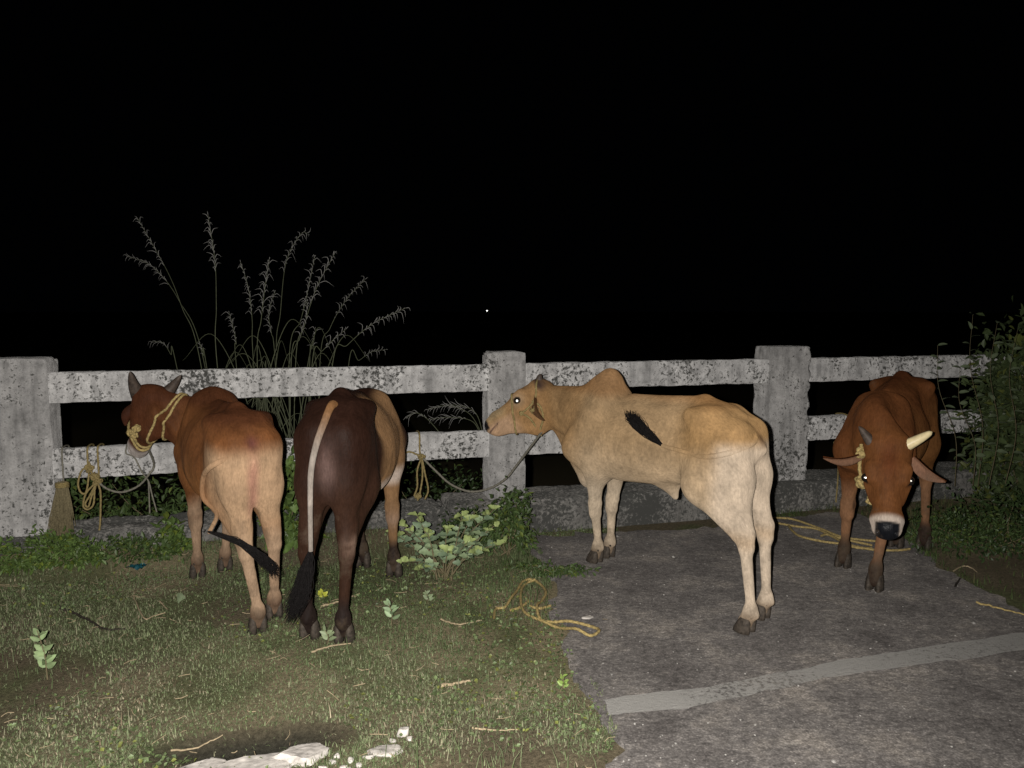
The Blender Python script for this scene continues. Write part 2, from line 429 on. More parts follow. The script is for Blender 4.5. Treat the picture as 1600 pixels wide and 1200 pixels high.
# ================================================================== the concrete railing
def rough_block(name, s0, s1, t0, t1, z0, z1, cell=.035, amp=.004, bev=.012, seed=0, dents=()):
    """a cast concrete member with soft, chipped edges, in railing coordinates"""
    def ax(a, c): return np.linspace(a, c, max(2, int(round((c - a) / cell)) + 1))
    A = [ax(s0, s1), ax(t0, t1), ax(z0, z1)]
    lo = np.array([s0, t0, z0]); hi = np.array([s1, t1, z1])
    bm = bmesh.new(); cache = {}
    def vert(i, j, k):
        key = (i, j, k)
        if key in cache: return cache[key]
        q = np.array([A[0][i], A[1][j], A[2][k]])
        inner = np.clip(q, lo + bev, hi - bev); d = q - inner; L = np.linalg.norm(d)
        if L > 1e-9: q = inner + d / L * bev
        w = mnoise.noise_vector(Vector((q[0] * 9 + seed, q[1] * 9, q[2] * 9))) * amp + mnoise.noise_vector(Vector((q[0] * 31 + seed, q[1] * 31, q[2] * 31))) * (amp * .6)
        edge = (np.abs(d) > 1e-6).sum() >= 2
        if edge:
            e = mnoise.noise(Vector((q[0] * 14 + seed, q[1] * 14 + 5, q[2] * 14)))
            if e > .08: q = inner + (q - inner) * (1 - min(2.2, (e - .08) * 5.0))
        P = RP(q[0], q[1], q[2]) + w
        for (dp, r, dep) in dents:
            dd = (P - dp).length
            if dd < r: P = P + RN * dep * (1 - (dd / r) ** 2)
        cache[key] = bm.verts.new(P); return cache[key]
    n = [len(a) for a in A]
    for k in (0, n[2] - 1):
        for i in range(n[0] - 1):
            for j in range(n[1] - 1):
                f = [vert(i, j, k), vert(i + 1, j, k), vert(i + 1, j + 1, k), vert(i, j + 1, k)]
                bm.faces.new(f if k else f[::-1])
    for j in (0, n[1] - 1):
        for i in range(n[0] - 1):
            for k in range(n[2] - 1):
                f = [vert(i, j, k), vert(i + 1, j, k), vert(i + 1, j, k + 1), vert(i, j, k + 1)]
                bm.faces.new(f[::-1] if j else f)
    for i in (0, n[0] - 1):
        for j in range(n[1] - 1):
            for k in range(n[2] - 1):
                f = [vert(i, j, k), vert(i, j + 1, k), vert(i, j + 1, k + 1), vert(i, j, k + 1)]
                bm.faces.new(f if i else f[::-1])
    bmesh.ops.recalc_face_normals(bm, faces=bm.faces)
    return mesh_bm(name, bm)
railing = empty('concrete_railing', RP(0, 0, 0))
prop(railing, 'long lime-washed concrete railing with square posts and two mould-spotted rails behind the cows', 'railing')
def rchild(name, me, mat):
    o = link(name, me, mat, railing); o.matrix_parent_inverse = Matrix.Translation(-railing.location); return o
S1R = rail_s(79); S2L = 0.0; S2R = rail_s(822); S3L = rail_s(1201); S3R = rail_s(1261)
POST_TOP = 1.258
hole = RP(S1R - .155, 0, 1.215)
rchild('post', rough_block('post', S1R - .44, S1R, -.02, .27, .17, 1.262, .03, .004, .02, 1, [(hole, .05, .05)]), M['post'])
rchild('post', rough_block('post', S2L, S2R, 0, .25, .17, POST_TOP, .03, .003, .015, 2), M['post'])
rchild('post', rough_block('post', S3L, S3R, -.02, .25, .17, POST_TOP + .012, .03, .003, .015, 3), M['post'])
spans = [(S1R - .03, S2L + .03, .02, .15, 10), (S2R - .03, S3L + .03, .03, .17, 20), (S3R - .03, S3R + 3.4, .03, .17, 30)]
for (a, c, t0, t1, sd) in spans:
    for z0, z1 in ((.985, 1.172), (.515, .700)):
        rchild('rail', rough_block('rail', a, c, t0, t1, z0, z1, .035, .005, .012, sd + z0), M['rail'])
rchild('plinth', rough_block('plinth', S1R - 2.2, S2L - .30, -.10, .34, -.15, PL_TOP - .03, .03, .022, .04, 41), M['plinth'])
rchild('plinth', rough_block('plinth', S2L - .298, S3R + 4.0, -.13, .34, -.15, PL_TOP - .005, .045, .008, .02, 43), M['plinth'])
# ================================================================== cattle
class Field:
    """signed distance grid; the hide is grown from it as one continuous surface"""
    def __init__(self, lo, hi, res):
        self.lo = np.array(lo, float); self.res = res
        self.n = np.ceil((np.array(hi) - self.lo) / res).astype(int) + 1
        self.F = np.full(self.n, .5, dtype=np.float32)
        self.ax = [self.lo[i] + np.arange(self.n[i]) * res for i in range(3)]
    def win(self, lo, hi):
        a = np.clip(np.floor((np.array(lo) - self.lo) / self.res).astype(int), 0, self.n - 1)
        c = np.clip(np.ceil((np.array(hi) - self.lo) / self.res).astype(int) + 1, 1, self.n)
        sl = tuple(slice(a[i], max(c[i], a[i] + 1)) for i in range(3))
        P = [self.ax[0][sl[0]][:, None, None], self.ax[1][sl[1]][None, :, None], self.ax[2][sl[2]][None, None, :]]
        return sl, P
    def merge(self, sl, d, k, op):
        A = self.F[sl]
        if op == 'add':
            h = np.clip(.5 + .5 * (A - d) / k, 0, 1); self.F[sl] = A * (1 - h) + d * h - k * h * (1 - h)
        else:
            A = -A; h = np.clip(.5 + .5 * (A - d) / k, 0, 1); self.F[sl] = -(A * (1 - h) + d * h - k * h * (1 - h))
    def cap(self, a, b, ra, rb, k=.04, flat=None, f=1.0, op='add'):
        """tapered capsule, squeezed by f along the direction flat"""
        a = np.array(a, float); b = np.array(b, float); m = max(ra, rb) * max(1, f) + k + 3 * self.res
        sl, P = self.win(np.minimum(a, b) - m, np.maximum(a, b) + m)
        ab = b - a; L2 = max(ab.dot(ab), 1e-9)
        t = np.clip(((P[0] - a[0]) * ab[0] + (P[1] - a[1]) * ab[1] + (P[2] - a[2]) * ab[2]) / L2, 0, 1)
        q = [P[i] - a[i] - t * ab[i] for i in range(3)]
        r = ra + (rb - ra) * t
        d2 = q[0] ** 2 + q[1] ** 2 + q[2] ** 2
        if flat is not None:
            nx = np.array(flat, float); nx = nx / np.linalg.norm(nx)
            c = q[0] * nx[0] + q[1] * nx[1] + q[2] * nx[2]
            d2 = d2 + c * c * (1 / (f * f) - 1)
            d = (np.sqrt(d2) - r) * min(1, .5 + .5 * f)
        else: d = np.sqrt(d2) - r
        self.merge(sl, d, k, op)
    def torso(self, tab, k=.01):
        tab = np.array(tab); xs = np.linspace(tab[0, 0], tab[-1, 0], 240)
        def sm(c):
            y = np.interp(xs, tab[:, 0], tab[:, c]); ker = np.hanning(27); ker /= ker.sum()
            return np.convolve(np.pad(y, 13, mode='edge'), ker, 'valid')
        T, B, W = sm(1), sm(2), sm(3)
        lo = [tab[0, 0] - .06, -tab[:, 3].max() - .08, tab[:, 2].min() - .08]; hi = [tab[-1, 0] + .06, tab[:, 3].max() + .08, tab[:, 1].max() + .08]
        sl, P = self.win(lo, hi)
        xx = P[0][:, 0, 0]
        ext = np.maximum(np.maximum(xs[0] - xx, xx - xs[-1]), 0)[:, None, None]
        t = np.interp(xx, xs, T)[:, None, None]; bt = np.interp(xx, xs, B)[:, None, None]; w = np.interp(xx, xs, W)[:, None, None]
        cz = bt + (t - bt) * .46; v = P[2] - cz
        vv = np.where(v > 0, v / (t - cz), v / (cz - bt))
        wz = w * (1 - .20 * np.clip(vv, 0, 1) ** 1.3)
        rho = (np.abs(P[1] / wz) ** 2.3 + np.abs(vv) ** 2.3) ** (1 / 2.3)
        d = (rho - 1) * np.minimum(w, (t - bt) * .5) + ext
        self.merge(sl, d.astype(np.float32), k, 'add')
    def nets(self):
        F = self.F; S = F < 0
        c = [F[i:F.shape[0] - 1 + i, j:F.shape[1] - 1 + j, k:F.shape[2] - 1 + k] for i in (0, 1) for j in (0, 1) for k in (0, 1)]
        sg = sum((x < 0).astype(np.int8) for x in c)
        act = (sg > 0) & (sg < 8)
        I = np.argwhere(act); vid = -np.ones(act.shape, np.int64); vid[act] = np.arange(len(I))
        val = np.stack([x[act] for x in c], 1)
        off = np.array([(i, j, k) for i in (0, 1) for j in (0, 1) for k in (0, 1)], float)
        acc = np.zeros((len(I), 3)); cnt = np.zeros(len(I))
        for p in range(8):
            for q in range(p + 1, 8):
                if np.abs(off[p] - off[q]).sum() != 1: continue
                a, b_ = val[:, p], val[:, q]; mk = (a < 0) != (b_ < 0)
                t = np.where(mk, a / np.where(mk, a - b_, 1), 0)
                acc += mk[:, None] * (off[p] + t[:, None] * (off[q] - off[p])); cnt += mk
        V = self.lo + (I + acc / cnt[:, None]) * self.res
        faces = []
        for axn in range(3):
            sl0 = [slice(1, -1)] * 3; sl1 = [slice(1, -1)] * 3
            sl0[axn] = slice(0, -1); sl1[axn] = slice(1, None)
            A = S[tuple(sl0)]; B = S[tuple(sl1)]
            E = np.argwhere(A != B); flip = A[tuple(E.T)]
            g = E.copy(); 
            for o in range(3):
                if o != axn: g[:, o] += 1
            u, w = (axn + 1) % 3, (axn + 2) % 3
            def cell(du, dw):
                h = g.copy(); h[:, u] += du; h[:, w] += dw; return vid[tuple(h.T)]
            q = np.stack([cell(-1, -1), cell(0, -1), cell(0, 0), cell(-1, 0)], 1)
            q[~flip] = q[~flip][:, ::-1]
            faces.append(q)
        Fc = np.vstack(faces); Fc = Fc[(Fc >= 0).all(1)]
        # light smoothing
        for lam in (.5, -.52, .5, -.52, .5):
            s = np.zeros_like(V); cn = np.zeros(len(V))
            for i in range(4):
                a, b_ = Fc[:, i], Fc[:, (i + 1) % 4]
                for x in range(3): s[:, x] += np.bincount(a, V[b_, x], len(V)) + np.bincount(b_, V[a, x], len(V))
                cn += np.bincount(a, minlength=len(V)) + np.bincount(b_, minlength=len(V))
            V = V + lam * (s / np.maximum(cn, 1)[:, None] - V)
        return V, Fc

REST_FEET = {'FL': (.355, .125), 'FR': (.355, -.125), 'HL': (-.56, .12), 'HR': (-.56, -.12)}
def unit(v): v = np.array(v, float); return v / np.linalg.norm(v)

class Cow:
    def __init__(self, label, heading, feet, poll, muzzle, colour, scale=1.0, shift=(0, 0), head_scale=1.0, dorsal=None, neck_mid=None,
                 belly=0.0, sheath=False, fat=1.0, hump=1.0, dewlap=1.0, hipw=1.0, drop=0.0, neckw=1.0, neckr=1.0, eye_y=.079, chest=0.0, head_len=None, slit=1.0, horns=(), ears=(), shine=(), lift=0.0, group='cattle standing by the railing'):
        self.h = heading; self.s = scale
        R = np.array([[math.cos(heading), -math.sin(heading)], [math.sin(heading), math.cos(heading)]])
        fw = {k: np.array(G(*p)[:2]) for k, p in feet.items()}
        mean = sum(fw.values()) / 4 - R @ (sum(np.array(REST_FEET[k]) for k in feet) / 4) * scale
        mean = mean + R @ np.array(shift)
        self.root = empty('cow', (mean[0], mean[1], lift), heading); self.root.scale = (scale,) * 3
        prop(self.root, label, 'cow', group)
        bpy.context.view_layer.update()
        self.M = Matrix.Translation(self.root.location) @ Matrix.Rotation(heading, 4, 'Z') @ Matrix.Scale(scale, 4)
        self.Mi = self.M.inverted()
        self.off = {}
        for k, w in fw.items():
            l = self.Mi @ Vector((w[0], w[1], 0)); self.off[k] = np.array([l.x - REST_FEET[k][0], l.y - REST_FEET[k][1]])
        self.P = np.array(self.Mi @ poll); mz = np.array(self.Mi @ muzzle)
        hx = unit(mz - self.P); up = np.array(dorsal if dorsal is not None else (.3, 0, 1.0))
        hz = unit(up - hx * up.dot(hx)); hy = np.cross(hz, hx)
        self.hs = head_scale; self.hl = head_len or head_scale; self.hf = (hx, hy, hz)
        self.hump, self.dewlap, self.hipw, self.drop, self.neckw, self.slit, self.neckr, self.eye_y, self.chest = hump, dewlap, hipw, drop, neckw, slit, neckr, eye_y, chest
        self.build(colour, belly, sheath, fat, neck_mid)
        self.details(horns, ears, shine)
    def hp(self, x, y, z):                                  # a point of the head, poll at the origin, x to the muzzle
        hx, hy, hz = self.hf; return self.P + hx * (x * self.hl) + self.hs * (hy * y + hz * z)
    def leg(self, k, x, y, z, z0=.86):                      # moves a point of a leg with its foot
        w = np.clip((z0 - z) / (z0 - .12), 0, 1); o = self.off[k]
        return np.array([x + o[0] * w, y + o[1] * w, z])
    def build(self, colour, belly, sheath, fat, neck_mid):
        P = self.P; hx, hy, hz = self.hf
        ends = [self.hp(.5, 0, 0), P]
        lo = np.minimum(np.min(ends, 0) - .18, [-.80, -.36, -.02]); hi = np.maximum(np.max(ends, 0) + .18, [.75, .36, 1.32])
        for k, o in self.off.items():
            q = np.array(REST_FEET[k]) + o; lo[:2] = np.minimum(lo[:2], q - .08); hi[:2] = np.maximum(hi[:2], q + .08)
        f = Field(lo, hi, .0085)
        b = belly
        hw_ = self.hipw; dr = self.drop
        f.torso([(-.675, .95, .80, .07 * hw_), (-.64, .99, .74, .115 * hw_), (-.56, 1.045, .70, .155 * hw_), (-.42, 1.085, .64 - b * .3, .185 * fat * hw_), (-.28, 1.07, .605 - b * .7, .195 * fat),
                 (-.08, 1.05, .565 - b, .222 * fat), (.12, 1.05 - dr * .5, .555 - b * .6, .212 * fat), (.28, 1.075 - dr, .565, .180), (.40, 1.05 - dr, .60, .150), (.49, .99 - dr, .66, .115), (.56, .90 - dr, .74, .06)])
        Y = (0, 1, 0)
        for sd, F_, H_ in ((1, 'FL', 'HL'), (-1, 'FR', 'HR')):
            L = lambda k, x, y, z: self.leg(k, x, y * sd * (1 if x > 0 else 1 - (1 - hw_) * min(1, max(0, (z - .3) / .4))), z)
            # hook and pin bones, flank hollow
            f.cap((-.39, .158 * sd * hw_, 1.02), (-.50, .12 * sd * hw_, 1.0), .030, .05, .10)
            f.cap((-.640, .075 * sd * hw_, .955), (-.60, .085 * sd * hw_, .92), .038, .07, .06)
            f.cap((-.24, .262 * sd * fat, .93), (-.12, .285 * sd * fat, .95), .085, .07, .09, op='cut')
            f.cap((-.53, .205 * sd * hw_, 1.01), (-.50, .21 * sd * hw_, .93), .055, .035, .08, op='cut')
            # haunch
            f.cap(L(H_, -.50, .090, .90), L(H_, -.42, .125, .68), .130, .118, .06, Y, .74)
            f.cap(L(H_, -.600, .078, .90), L(H_, -.600, .095, .72), .090, .088, .06, Y, .85)
            f.cap(L(H_, -.600, .095, .72), L(H_, -.607, .110, .54), .085, .048, .05, Y, .85)
            f.cap(L(H_, -.42, .135, .67), L(H_, -.575, .118, .47), .098, .044, .05, Y, .80)
            f.cap(L(H_, -.605, .110, .54), L(H_, -.638, .118, .475), .040, .028, .03)
            f.cap(L(H_, -.600, .118, .475), L(H_, -.612, .120, .41), .041, .038, .03, Y, .85)
            f.cap(L(H_, -.640, .118, .482), L(H_, -.625, .120, .42), .024, .026, .02)
            f.cap(L(H_, -.610, .120, .42), L(H_, -.585, .120, .145), .030, .022, .02)
            f.cap(L(H_, -.583, .120, .130), L(H_, -.578, .120, .105), .032, .032, .015)
            f.cap(L(H_, -.610, .120, .108), L(H_, -.612, .120, .100), .016, .014, .012)
            f.cap(L(H_, -.578, .120, .110), L(H_, -.552, .120, .055), .032, .036, .02)
            # shoulder and fore leg
            f.cap((.27, .075 * sd, 1.02 - dr), (.44, .120 * sd, .74), .075, .085, .07, Y, .8)
            f.cap((.44, .120 * sd, .74), L(F_, .30, .130, .64), .085, .080, .05, Y, .8)
            f.cap(L(F_, .31, .125, .66), L(F_, .335, .122, .40), .072, .038, .05, Y, .85)
            f.cap(L(F_, .338, .122, .39), L(F_, .342, .123, .33), .041, .037, .02)
            f.cap(L(F_, .340, .123, .33), L(F_, .336, .125, .145), .029, .022, .02)
            f.cap(L(F_, .338, .125, .130), L(F_, .342, .125, .105), .031, .031, .015)
            f.cap(L(F_, .312, .125, .108), L(F_, .310, .125, .100), .016, .014, .012)
            f.cap(L(F_, .342, .125, .110), L(F_, .362, .125, .055), .031, .035, .02)
        f.cap((-.60, 0, 1.012), (-.38, 0, 1.078), .020, .020, .05)
        f.cap((-.38, 0, 1.078), (.10, 0, 1.052 - dr * .4), .018, .018, .05)
        # brisket, hump
        f.cap((.49, 0, .74), (.36, 0, .60), .085, .085, .06, Y, .8)
        hm = self.hump
        f.cap((.46, 0, .96 - dr), (.30, 0, 1.02 + .075 * hm - dr), .13, .08 + .015 * hm, .09, Y, .70)
        f.cap((.32, 0, 1.01 + .075 * hm - dr), (.275, 0, 1.03 + .125 * hm - dr), .075, .048, .06, Y, .74)
        # neck
        A = np.array([.34, 0, .87 - dr]); E = self.hp(.045, 0, -.122)
        mid = np.array(neck_mid) if neck_mid is not None else np.array([.52, 0, .93]) * .6 + (A + E) * .5 * .4
        pts = [((1 - t) ** 2) * A + 2 * t * (1 - t) * mid + t * t * E for t in np.linspace(0, 1, 8)]
        rr = np.interp(np.linspace(0, 1, 8), [0, .35, 1], [.205 * self.neckr, .160 * self.neckr, .100])
        for i in range(7):
            d = unit(pts[i + 1] - pts[i]); lat = np.cross((0, 0, 1.0), d)
            lat = unit(lat) if np.linalg.norm(lat) > .05 else hy
            f.cap(pts[i], pts[i + 1], rr[i], rr[i + 1], .05, lat, .62 * self.neckw)
        # dewlap from the throat to the brisket
        th = self.hp(.0, 0, -.20)
        bq = [th, pts[5] + (pts[5] - pts[5]) , np.array([.47, 0, .66])]
        below = lambda i, r: pts[i] + np.array([0, 0, -1.0]) * r
        ch = np.array([.525, 0, .735 - dr * .5 - self.chest]); dl = [th, th * .66 + ch * .34 + A3(0, 0, -.012), th * .33 + ch * .67 + A3(.005, 0, -.012), ch, np.array([.455, 0, .60 - self.chest * .7])]
        for i in range(4): f.cap(dl[i], dl[i + 1], (.045 + .008 * i) * self.dewlap, (.05 + .008 * i) * self.dewlap, .05, (0, 1, 0), .42)
        if sheath:
            f.cap((-.16, 0, .585 - b), (-.20, 0, .515 - b), .06, .022, .06, Y, .7)
        # head
        g = self.hs
        hc = lambda a, c, ra, rb, k, fl=None, ff=1, op='add': f.cap(self.hp(*a), self.hp(*c), ra * g, rb * g, k, fl, ff, op)
        hc((.035, 0, -.075), (.15, 0, -.080), .098, .094, .04, hy, .98)
        hc((.02, .045, -.035), (.02, -.045, -.035), .050, .050, .03)
        hc((.15, 0, -.080), (.37, 0, -.078), .086, .056, .04, hy, .92)
        hc((.40, 0, -.088), (.435, 0, -.090), .062, .054, .03, hy, 1.16)
        hc((.41, 0, -.125), (.43, 0, -.128), .034, .030, .025, hy, 1.2)
        hc((.05, 0, -.185), (.15, 0, -.210), .062, .060, .05, hy, .88)
        hc((.15, 0, -.207), (.385, 0, -.130), .057, .034, .04, hy, .88)
        for sd in (1, -1):
            hc((.07, .060 * sd, -.140), (.14, .055 * sd, -.155), .045, .042, .04)
            hc((.150, .072 * sd, -.020), (.205, .066 * sd, -.024), .026, .022, .03)          # brow
            hc((.215, .074 * sd, -.085), (.29, .056 * sd, -.095), .022, .018, .03)           # cheek ridge
            hc((.194, .098 * sd, -.050), (.202, .104 * sd, -.052), .018, .016, .012, op='cut')
            hc((.462, .034 * sd, -.070), (.475, .046 * sd, -.066), .013, .012, .008, op='cut')
            hc((.425, .058 * sd, -.110), (.470, .020 * sd, -.120), .004, .004, .008, op='cut')  # mouth
            hc((.385, .066 * sd, -.104), (.425, .062 * sd, -.110), .004, .004, .008, op='cut')
        V, Fc = f.nets()
        hv = (V - P) / g; HV = np.stack([hv @ hx * g / self.hl, hv @ hy, hv @ hz], 1)
        dneck = np.full(len(V), 9.0); tn = np.zeros(len(V))
        for i in range(7):
            d = np.linalg.norm(V - (pts[i] + pts[i + 1]) / 2, axis=1); k = d < dneck; dneck[k] = d[k]; tn[k] = i / 7
        colr = colour(V, HV, self)
        self.V, self.Fc, self.colr = V, Fc, np.clip(colr, .003, .95)
        me = mesh_np('body', V, Fc, True, np.clip(colr, .003, .95))
        self.body = link('body', me, M['hide'], self.root)
        self.bvh = BVHTree.FromPolygons([tuple(v) for v in V], [tuple(q) for q in Fc])
        # hooves: two toes each
        for k in REST_FEET:
            x0, y0 = np.array(REST_FEET[k]) + self.off[k]
            bm = bmesh.new()
            for sd in (-1, 1):
                rings = [(0.0, .043, .0235, .012), (.03, .040, .0225, .007), (.060, .033, .019, -.002), (.085, .022, .013, -.008)]
                prev = None
                for (z, rx, ry, dx) in rings:
                    rg = []
                    for a in np.linspace(0, 2 * math.pi, 14, endpoint=False):
                        cx = math.cos(a); px = rx * (cx if cx < 0 else cx * 1.18) + dx
                        py = ry * math.sin(a) * (1 - .35 * max(0, cx)) + sd * .0245
                        rg.append(bm.verts.new((x0 + px, y0 + py, z + .001)))
                    if prev:
                        for i in range(14): bm.faces.new((prev[i], prev[(i + 1) % 14], rg[(i + 1) % 14], rg[i]))
                    else: bm.faces.new(rg[::-1])
                    prev = rg
                bm.faces.new(prev)
                # dew claw
                r = bmesh.ops.create_icosphere(bm, subdivisions=1, radius=.009)
                back = -.036
                bmesh.ops.translate(bm, verts=r['verts'], vec=(x0 + back, y0 + sd * .020, .095))
            link('hoof', mesh_bm('hoof', bm), M['hoof'], self.root)
    def surf(self, p, off=0.0):                             # nearest point of the hide, lifted off it
        loc, nrm, i, d = self.bvh.find_nearest(Vector(p))
        out = (Vector(loc) - Vector(self.V.mean(0)))
        return np.array(loc) + np.array(nrm) * off
    def w(self, p): return self.M @ Vector(p)
    def loc(self, p): return np.array(self.Mi @ Vector(p))
    def loop(self, c, axis_, off, n=40, ref=None):          # a ring round a limb, lying on the hide
        ax_ = unit(axis_); r = unit(np.cross(ax_, ref if ref is not None else (0, 0, 1.0))); u = np.cross(ax_, r)
        out = []
        for a in np.linspace(0, 2 * math.pi, n):
            d = r * math.cos(a) + u * math.sin(a)
            hit = self.bvh.ray_cast(Vector(c), Vector(d), .5)
            if hit[0] is None: out.append(out[-1] if out else np.array(c) + d * .1); continue
            out.append(np.array(hit[0]) + d * off)
        return np.array(out)
    def details(self, horns, ears, shine):
        g = self.hs; hx, hy, hz = self.hf
        for (pts, r, mat, lab) in horns:                    # pts in head coordinates
            P = catmull([self.hp(*q) for q in pts], 18); R = np.linspace(1, 0, len(P)) ** (.38 if mat == 'horn_pale' else .6) * r * g + .002
            me = tubes('horn', [(P, R)], 12)
            o = link('horn', me, M[mat], self.root)
            if lab: o['label'] = lab
        for (base, tip, facing, width, cin, cout) in ears:
            A = self.hp(*base); B = self.hp(*tip); d = unit(B - A); L = np.linalg.norm(B - A)
            fc = hx * facing[0] + hy * facing[1] + hz * facing[2]; fc = unit(fc - d * fc.dot(d)); s = np.cross(d, fc)
            n, mm = 14, 9; V = []; C = []
            for layer in (0, 1):
                for i in range(n):
                    t = i / (n - 1)
                    wd = width * g * (math.sin(math.pi * min(1, (t * .86 + .14))) ** .75) * (1 - .25 * t) + .002
                    for j in range(mm):
                        uu = j / (mm - 1) * 2 - 1
                        cup = (uu * uu) * wd * .62 * (1 - .5 * t) - (.0 if layer == 0 else .012 * (1 - uu * uu) + .003)
                        V.append(A + d * L * t + s * uu * wd + fc * (cup - .25 * wd + .03 * g * math.sin(t * 3)))
                        C.append(np.array(cin if layer == 0 else cout) * (1 - .25 * abs(uu)))
            V = np.array(V); F = []
            for layer in (0, 1):
                o_ = layer * n * mm
                for i in range(n - 1):
                    for j in range(mm - 1):
                        q = [o_ + i * mm + j, o_ + (i + 1) * mm + j, o_ + (i + 1) * mm + j + 1, o_ + i * mm + j + 1]
                        F.append(q if layer else q[::-1])
            for i in range(n - 1):
                for j in (0, mm - 1): F.append([i * mm + j, (i + 1) * mm + j, n * mm + (i + 1) * mm + j, n * mm + i * mm + j])
            for j in range(mm - 1): F.append([(n - 1) * mm + j, (n - 1) * mm + j + 1, n * mm + (n - 1) * mm + j + 1, n * mm + (n - 1) * mm + j])
            link('ear', mesh_np('ear', V, F, True, np.array(C)), M['hide'], self.root)
        camL = self.loc((-.05, 0, H))
        for sd in (1, -1):
            c = self.hp(.196, self.eye_y * sd, -.050)
            bm = bmesh.new(); bmesh.ops.create_uvsphere(bm, u_segments=20, v_segments=12, radius=.0205 * g)
            bmesh.ops.translate(bm, verts=bm.verts, vec=c)
            e = link('eye', mesh_bm('eye', bm), M['eye'], self.root)
            if sd in shine:                                  # the tapetum shining back through the pupil
                d = unit(camL - c); r = unit(np.cross(d, hx)); u_ = np.cross(r, d)
                bm = bmesh.new()
                rg = [bm.verts.new(c + d * (.0205 * g * 1.03) + r * math.cos(a) * .0085 * self.slit ** .5 + u_ * math.sin(a) * .0080 / self.slit ** 1.6 - d * .0020) for a in np.linspace(0, 2 * math.pi, 18, endpoint=False)]
                cv = bm.verts.new(c + d * (.0205 * g * 1.03 + .0004))
                for i in range(18): bm.faces.new((rg[i], rg[(i + 1) % 18], cv))
                link('pupil', mesh_bm('pupil', bm), M['shine'], e)
    tail_off = .010
    def tail(self, pts, col0, col1, tuft_pts, r0=.030, r1=.012, tuft_r=.032, n_hair=260, snap=(), match=None):
        P = [np.array(p, float) for p in pts]
        P = [self.surf(p, self.tail_off) if i in snap else p for i, p in enumerate(P)]
        C = catmull(P, 60); R = np.interp(np.linspace(0, 1, len(C)), [0, .25, 1], [r0, (r0 + r1) * .48, r1])
        V, F = tube_arrays(C, R, 12)
        t = np.repeat(np.linspace(0, 1, len(C)), 12)[:, None]
        cc = np.array(col0) * (1 - sstep(.2, .6, t)) + np.array(col1) * sstep(.2, .6, t)
        if match is not None:                               # the tail has the coat colour of the haunch it lies on
            near = np.array([self.colr[self.Fc[self.bvh.find_nearest(Vector(v))[2]]].mean(0) for v in V])
            cc = cc * (1 - match) + near * match
        tl = link('tail', mesh_np('tail', V, F, True, cc), M['hide'], self.root)
        Q = catmull([P[-1]] + [np.array(p, float) for p in tuft_pts], 24)
        cur = []
        rs = np.random.default_rng(5)
        for i in range(n_hair):
            a = rs.uniform(0, 2 * math.pi); rad = tuft_r * rs.uniform(0, 1) ** 1.25; st = rs.uniform(0, .45); en = rs.uniform(.55, 1.0) if rs.uniform() < .6 else rs.uniform(.85, 1.0)
            i0, i1 = int(st * (len(Q) - 1)), int(en * (len(Q) - 1))
            q = Q[i0:i1 + 1][::3]
            if len(q) < 3: continue
            tt = np.linspace(0, 1, len(q)); fan = np.sin(np.pi * np.clip(tt * .62 + .05, 0, 1))
            d = np.array([math.cos(a), math.sin(a), 0]); d2 = np.array([0, math.cos(a), math.sin(a)])
            q = q + (d + d2)[None] * (rad * fan)[:, None] + rs.normal(0, .0035, q.shape) * np.linspace(.3, 1.6, len(q))[:, None]
            cur.append((q, np.linspace(.0027, .0006, len(q))))
        link('tail_tuft', tubes('tail_tuft', cur, 4), M['tuft'], self.root)

def lerp3(a, b, t): return a * (1 - t[:, None]) + b * t[:, None]
A3 = lambda *v: np.array(v, float)
def col_red(V, HV, cow):                                    # red cow with a pale rump
    x, y, z = V.T; n = fnoise(x * 5 + y * 3, z * 5, 3, 4)
    red = A3(.170, .067, .024); dark = A3(.055, .018, .009); pale = A3(.44, .295, .18); tan = A3(.235, .105, .038); leg = A3(.36, .25, .165)
    c = np.tile(red, (len(V), 1))
    c = lerp3(c, tan, sstep(.88, .62, z + (n - .5) * .2) * sstep(.35, .1, x) * .8)
    c = lerp3(c, dark, sstep(.98, 1.07, z + (n - .5) * .08) * .75)
    rump = sstep(-.34, -.64, x + (n - .5) * .12) * sstep(.97, .86, z + (n - .5) * .06) * sstep(.40, .60, z)
    rump = np.maximum(rump, sstep(-.52, -.66, x) * sstep(.95, .86, z))
    c = lerp3(c, pale, np.clip(rump, 0, 1) * .9)
    inner = sstep(.045, .0, np.abs(y)) * sstep(-.52, -.6, x) * sstep(.95, .8, z) * sstep(.55, .66, z)
    c = lerp3(c, A3(.42, .20, .15), inner * .7)
    c = lerp3(c, A3(.13, .045, .035), np.exp(-(((x + .68) / .05) ** 2 + (y / .028) ** 2 + ((z - .945) / .035) ** 2)))
    c = lerp3(c, leg, sstep(.56, .42, z + (n - .5) * .12) * .85)
    c = lerp3(c, A3(.10, .06, .04), sstep(.16, .09, z + (n - .5) * .05) * .8)
    knee = np.exp(-(((z - .36) / .05) ** 2)) * (x > 0); c = lerp3(c, A3(.16, .09, .055), knee * .6 * sstep(.4, .6, n))
    head = sstep(.34, .20, np.linalg.norm(HV - A3(.2, 0, -.08), axis=1))
    c = lerp3(c, A3(.070, .024, .011), head * .9)
    c = lerp3(c, A3(.38, .28, .20), np.exp(-(((HV[:, 0] - .12) / .05) ** 2 + ((HV[:, 2] + .04) / .035) ** 2)) * sstep(.05, .09, np.abs(HV[:, 1])) * .9)
    c = lerp3(c, A3(.42, .37, .34), sstep(.36, .40, HV[:, 0]) * (np.abs(HV[:, 1]) < .12) * (np.abs(HV[:, 2] + .09) < .1))
    return c
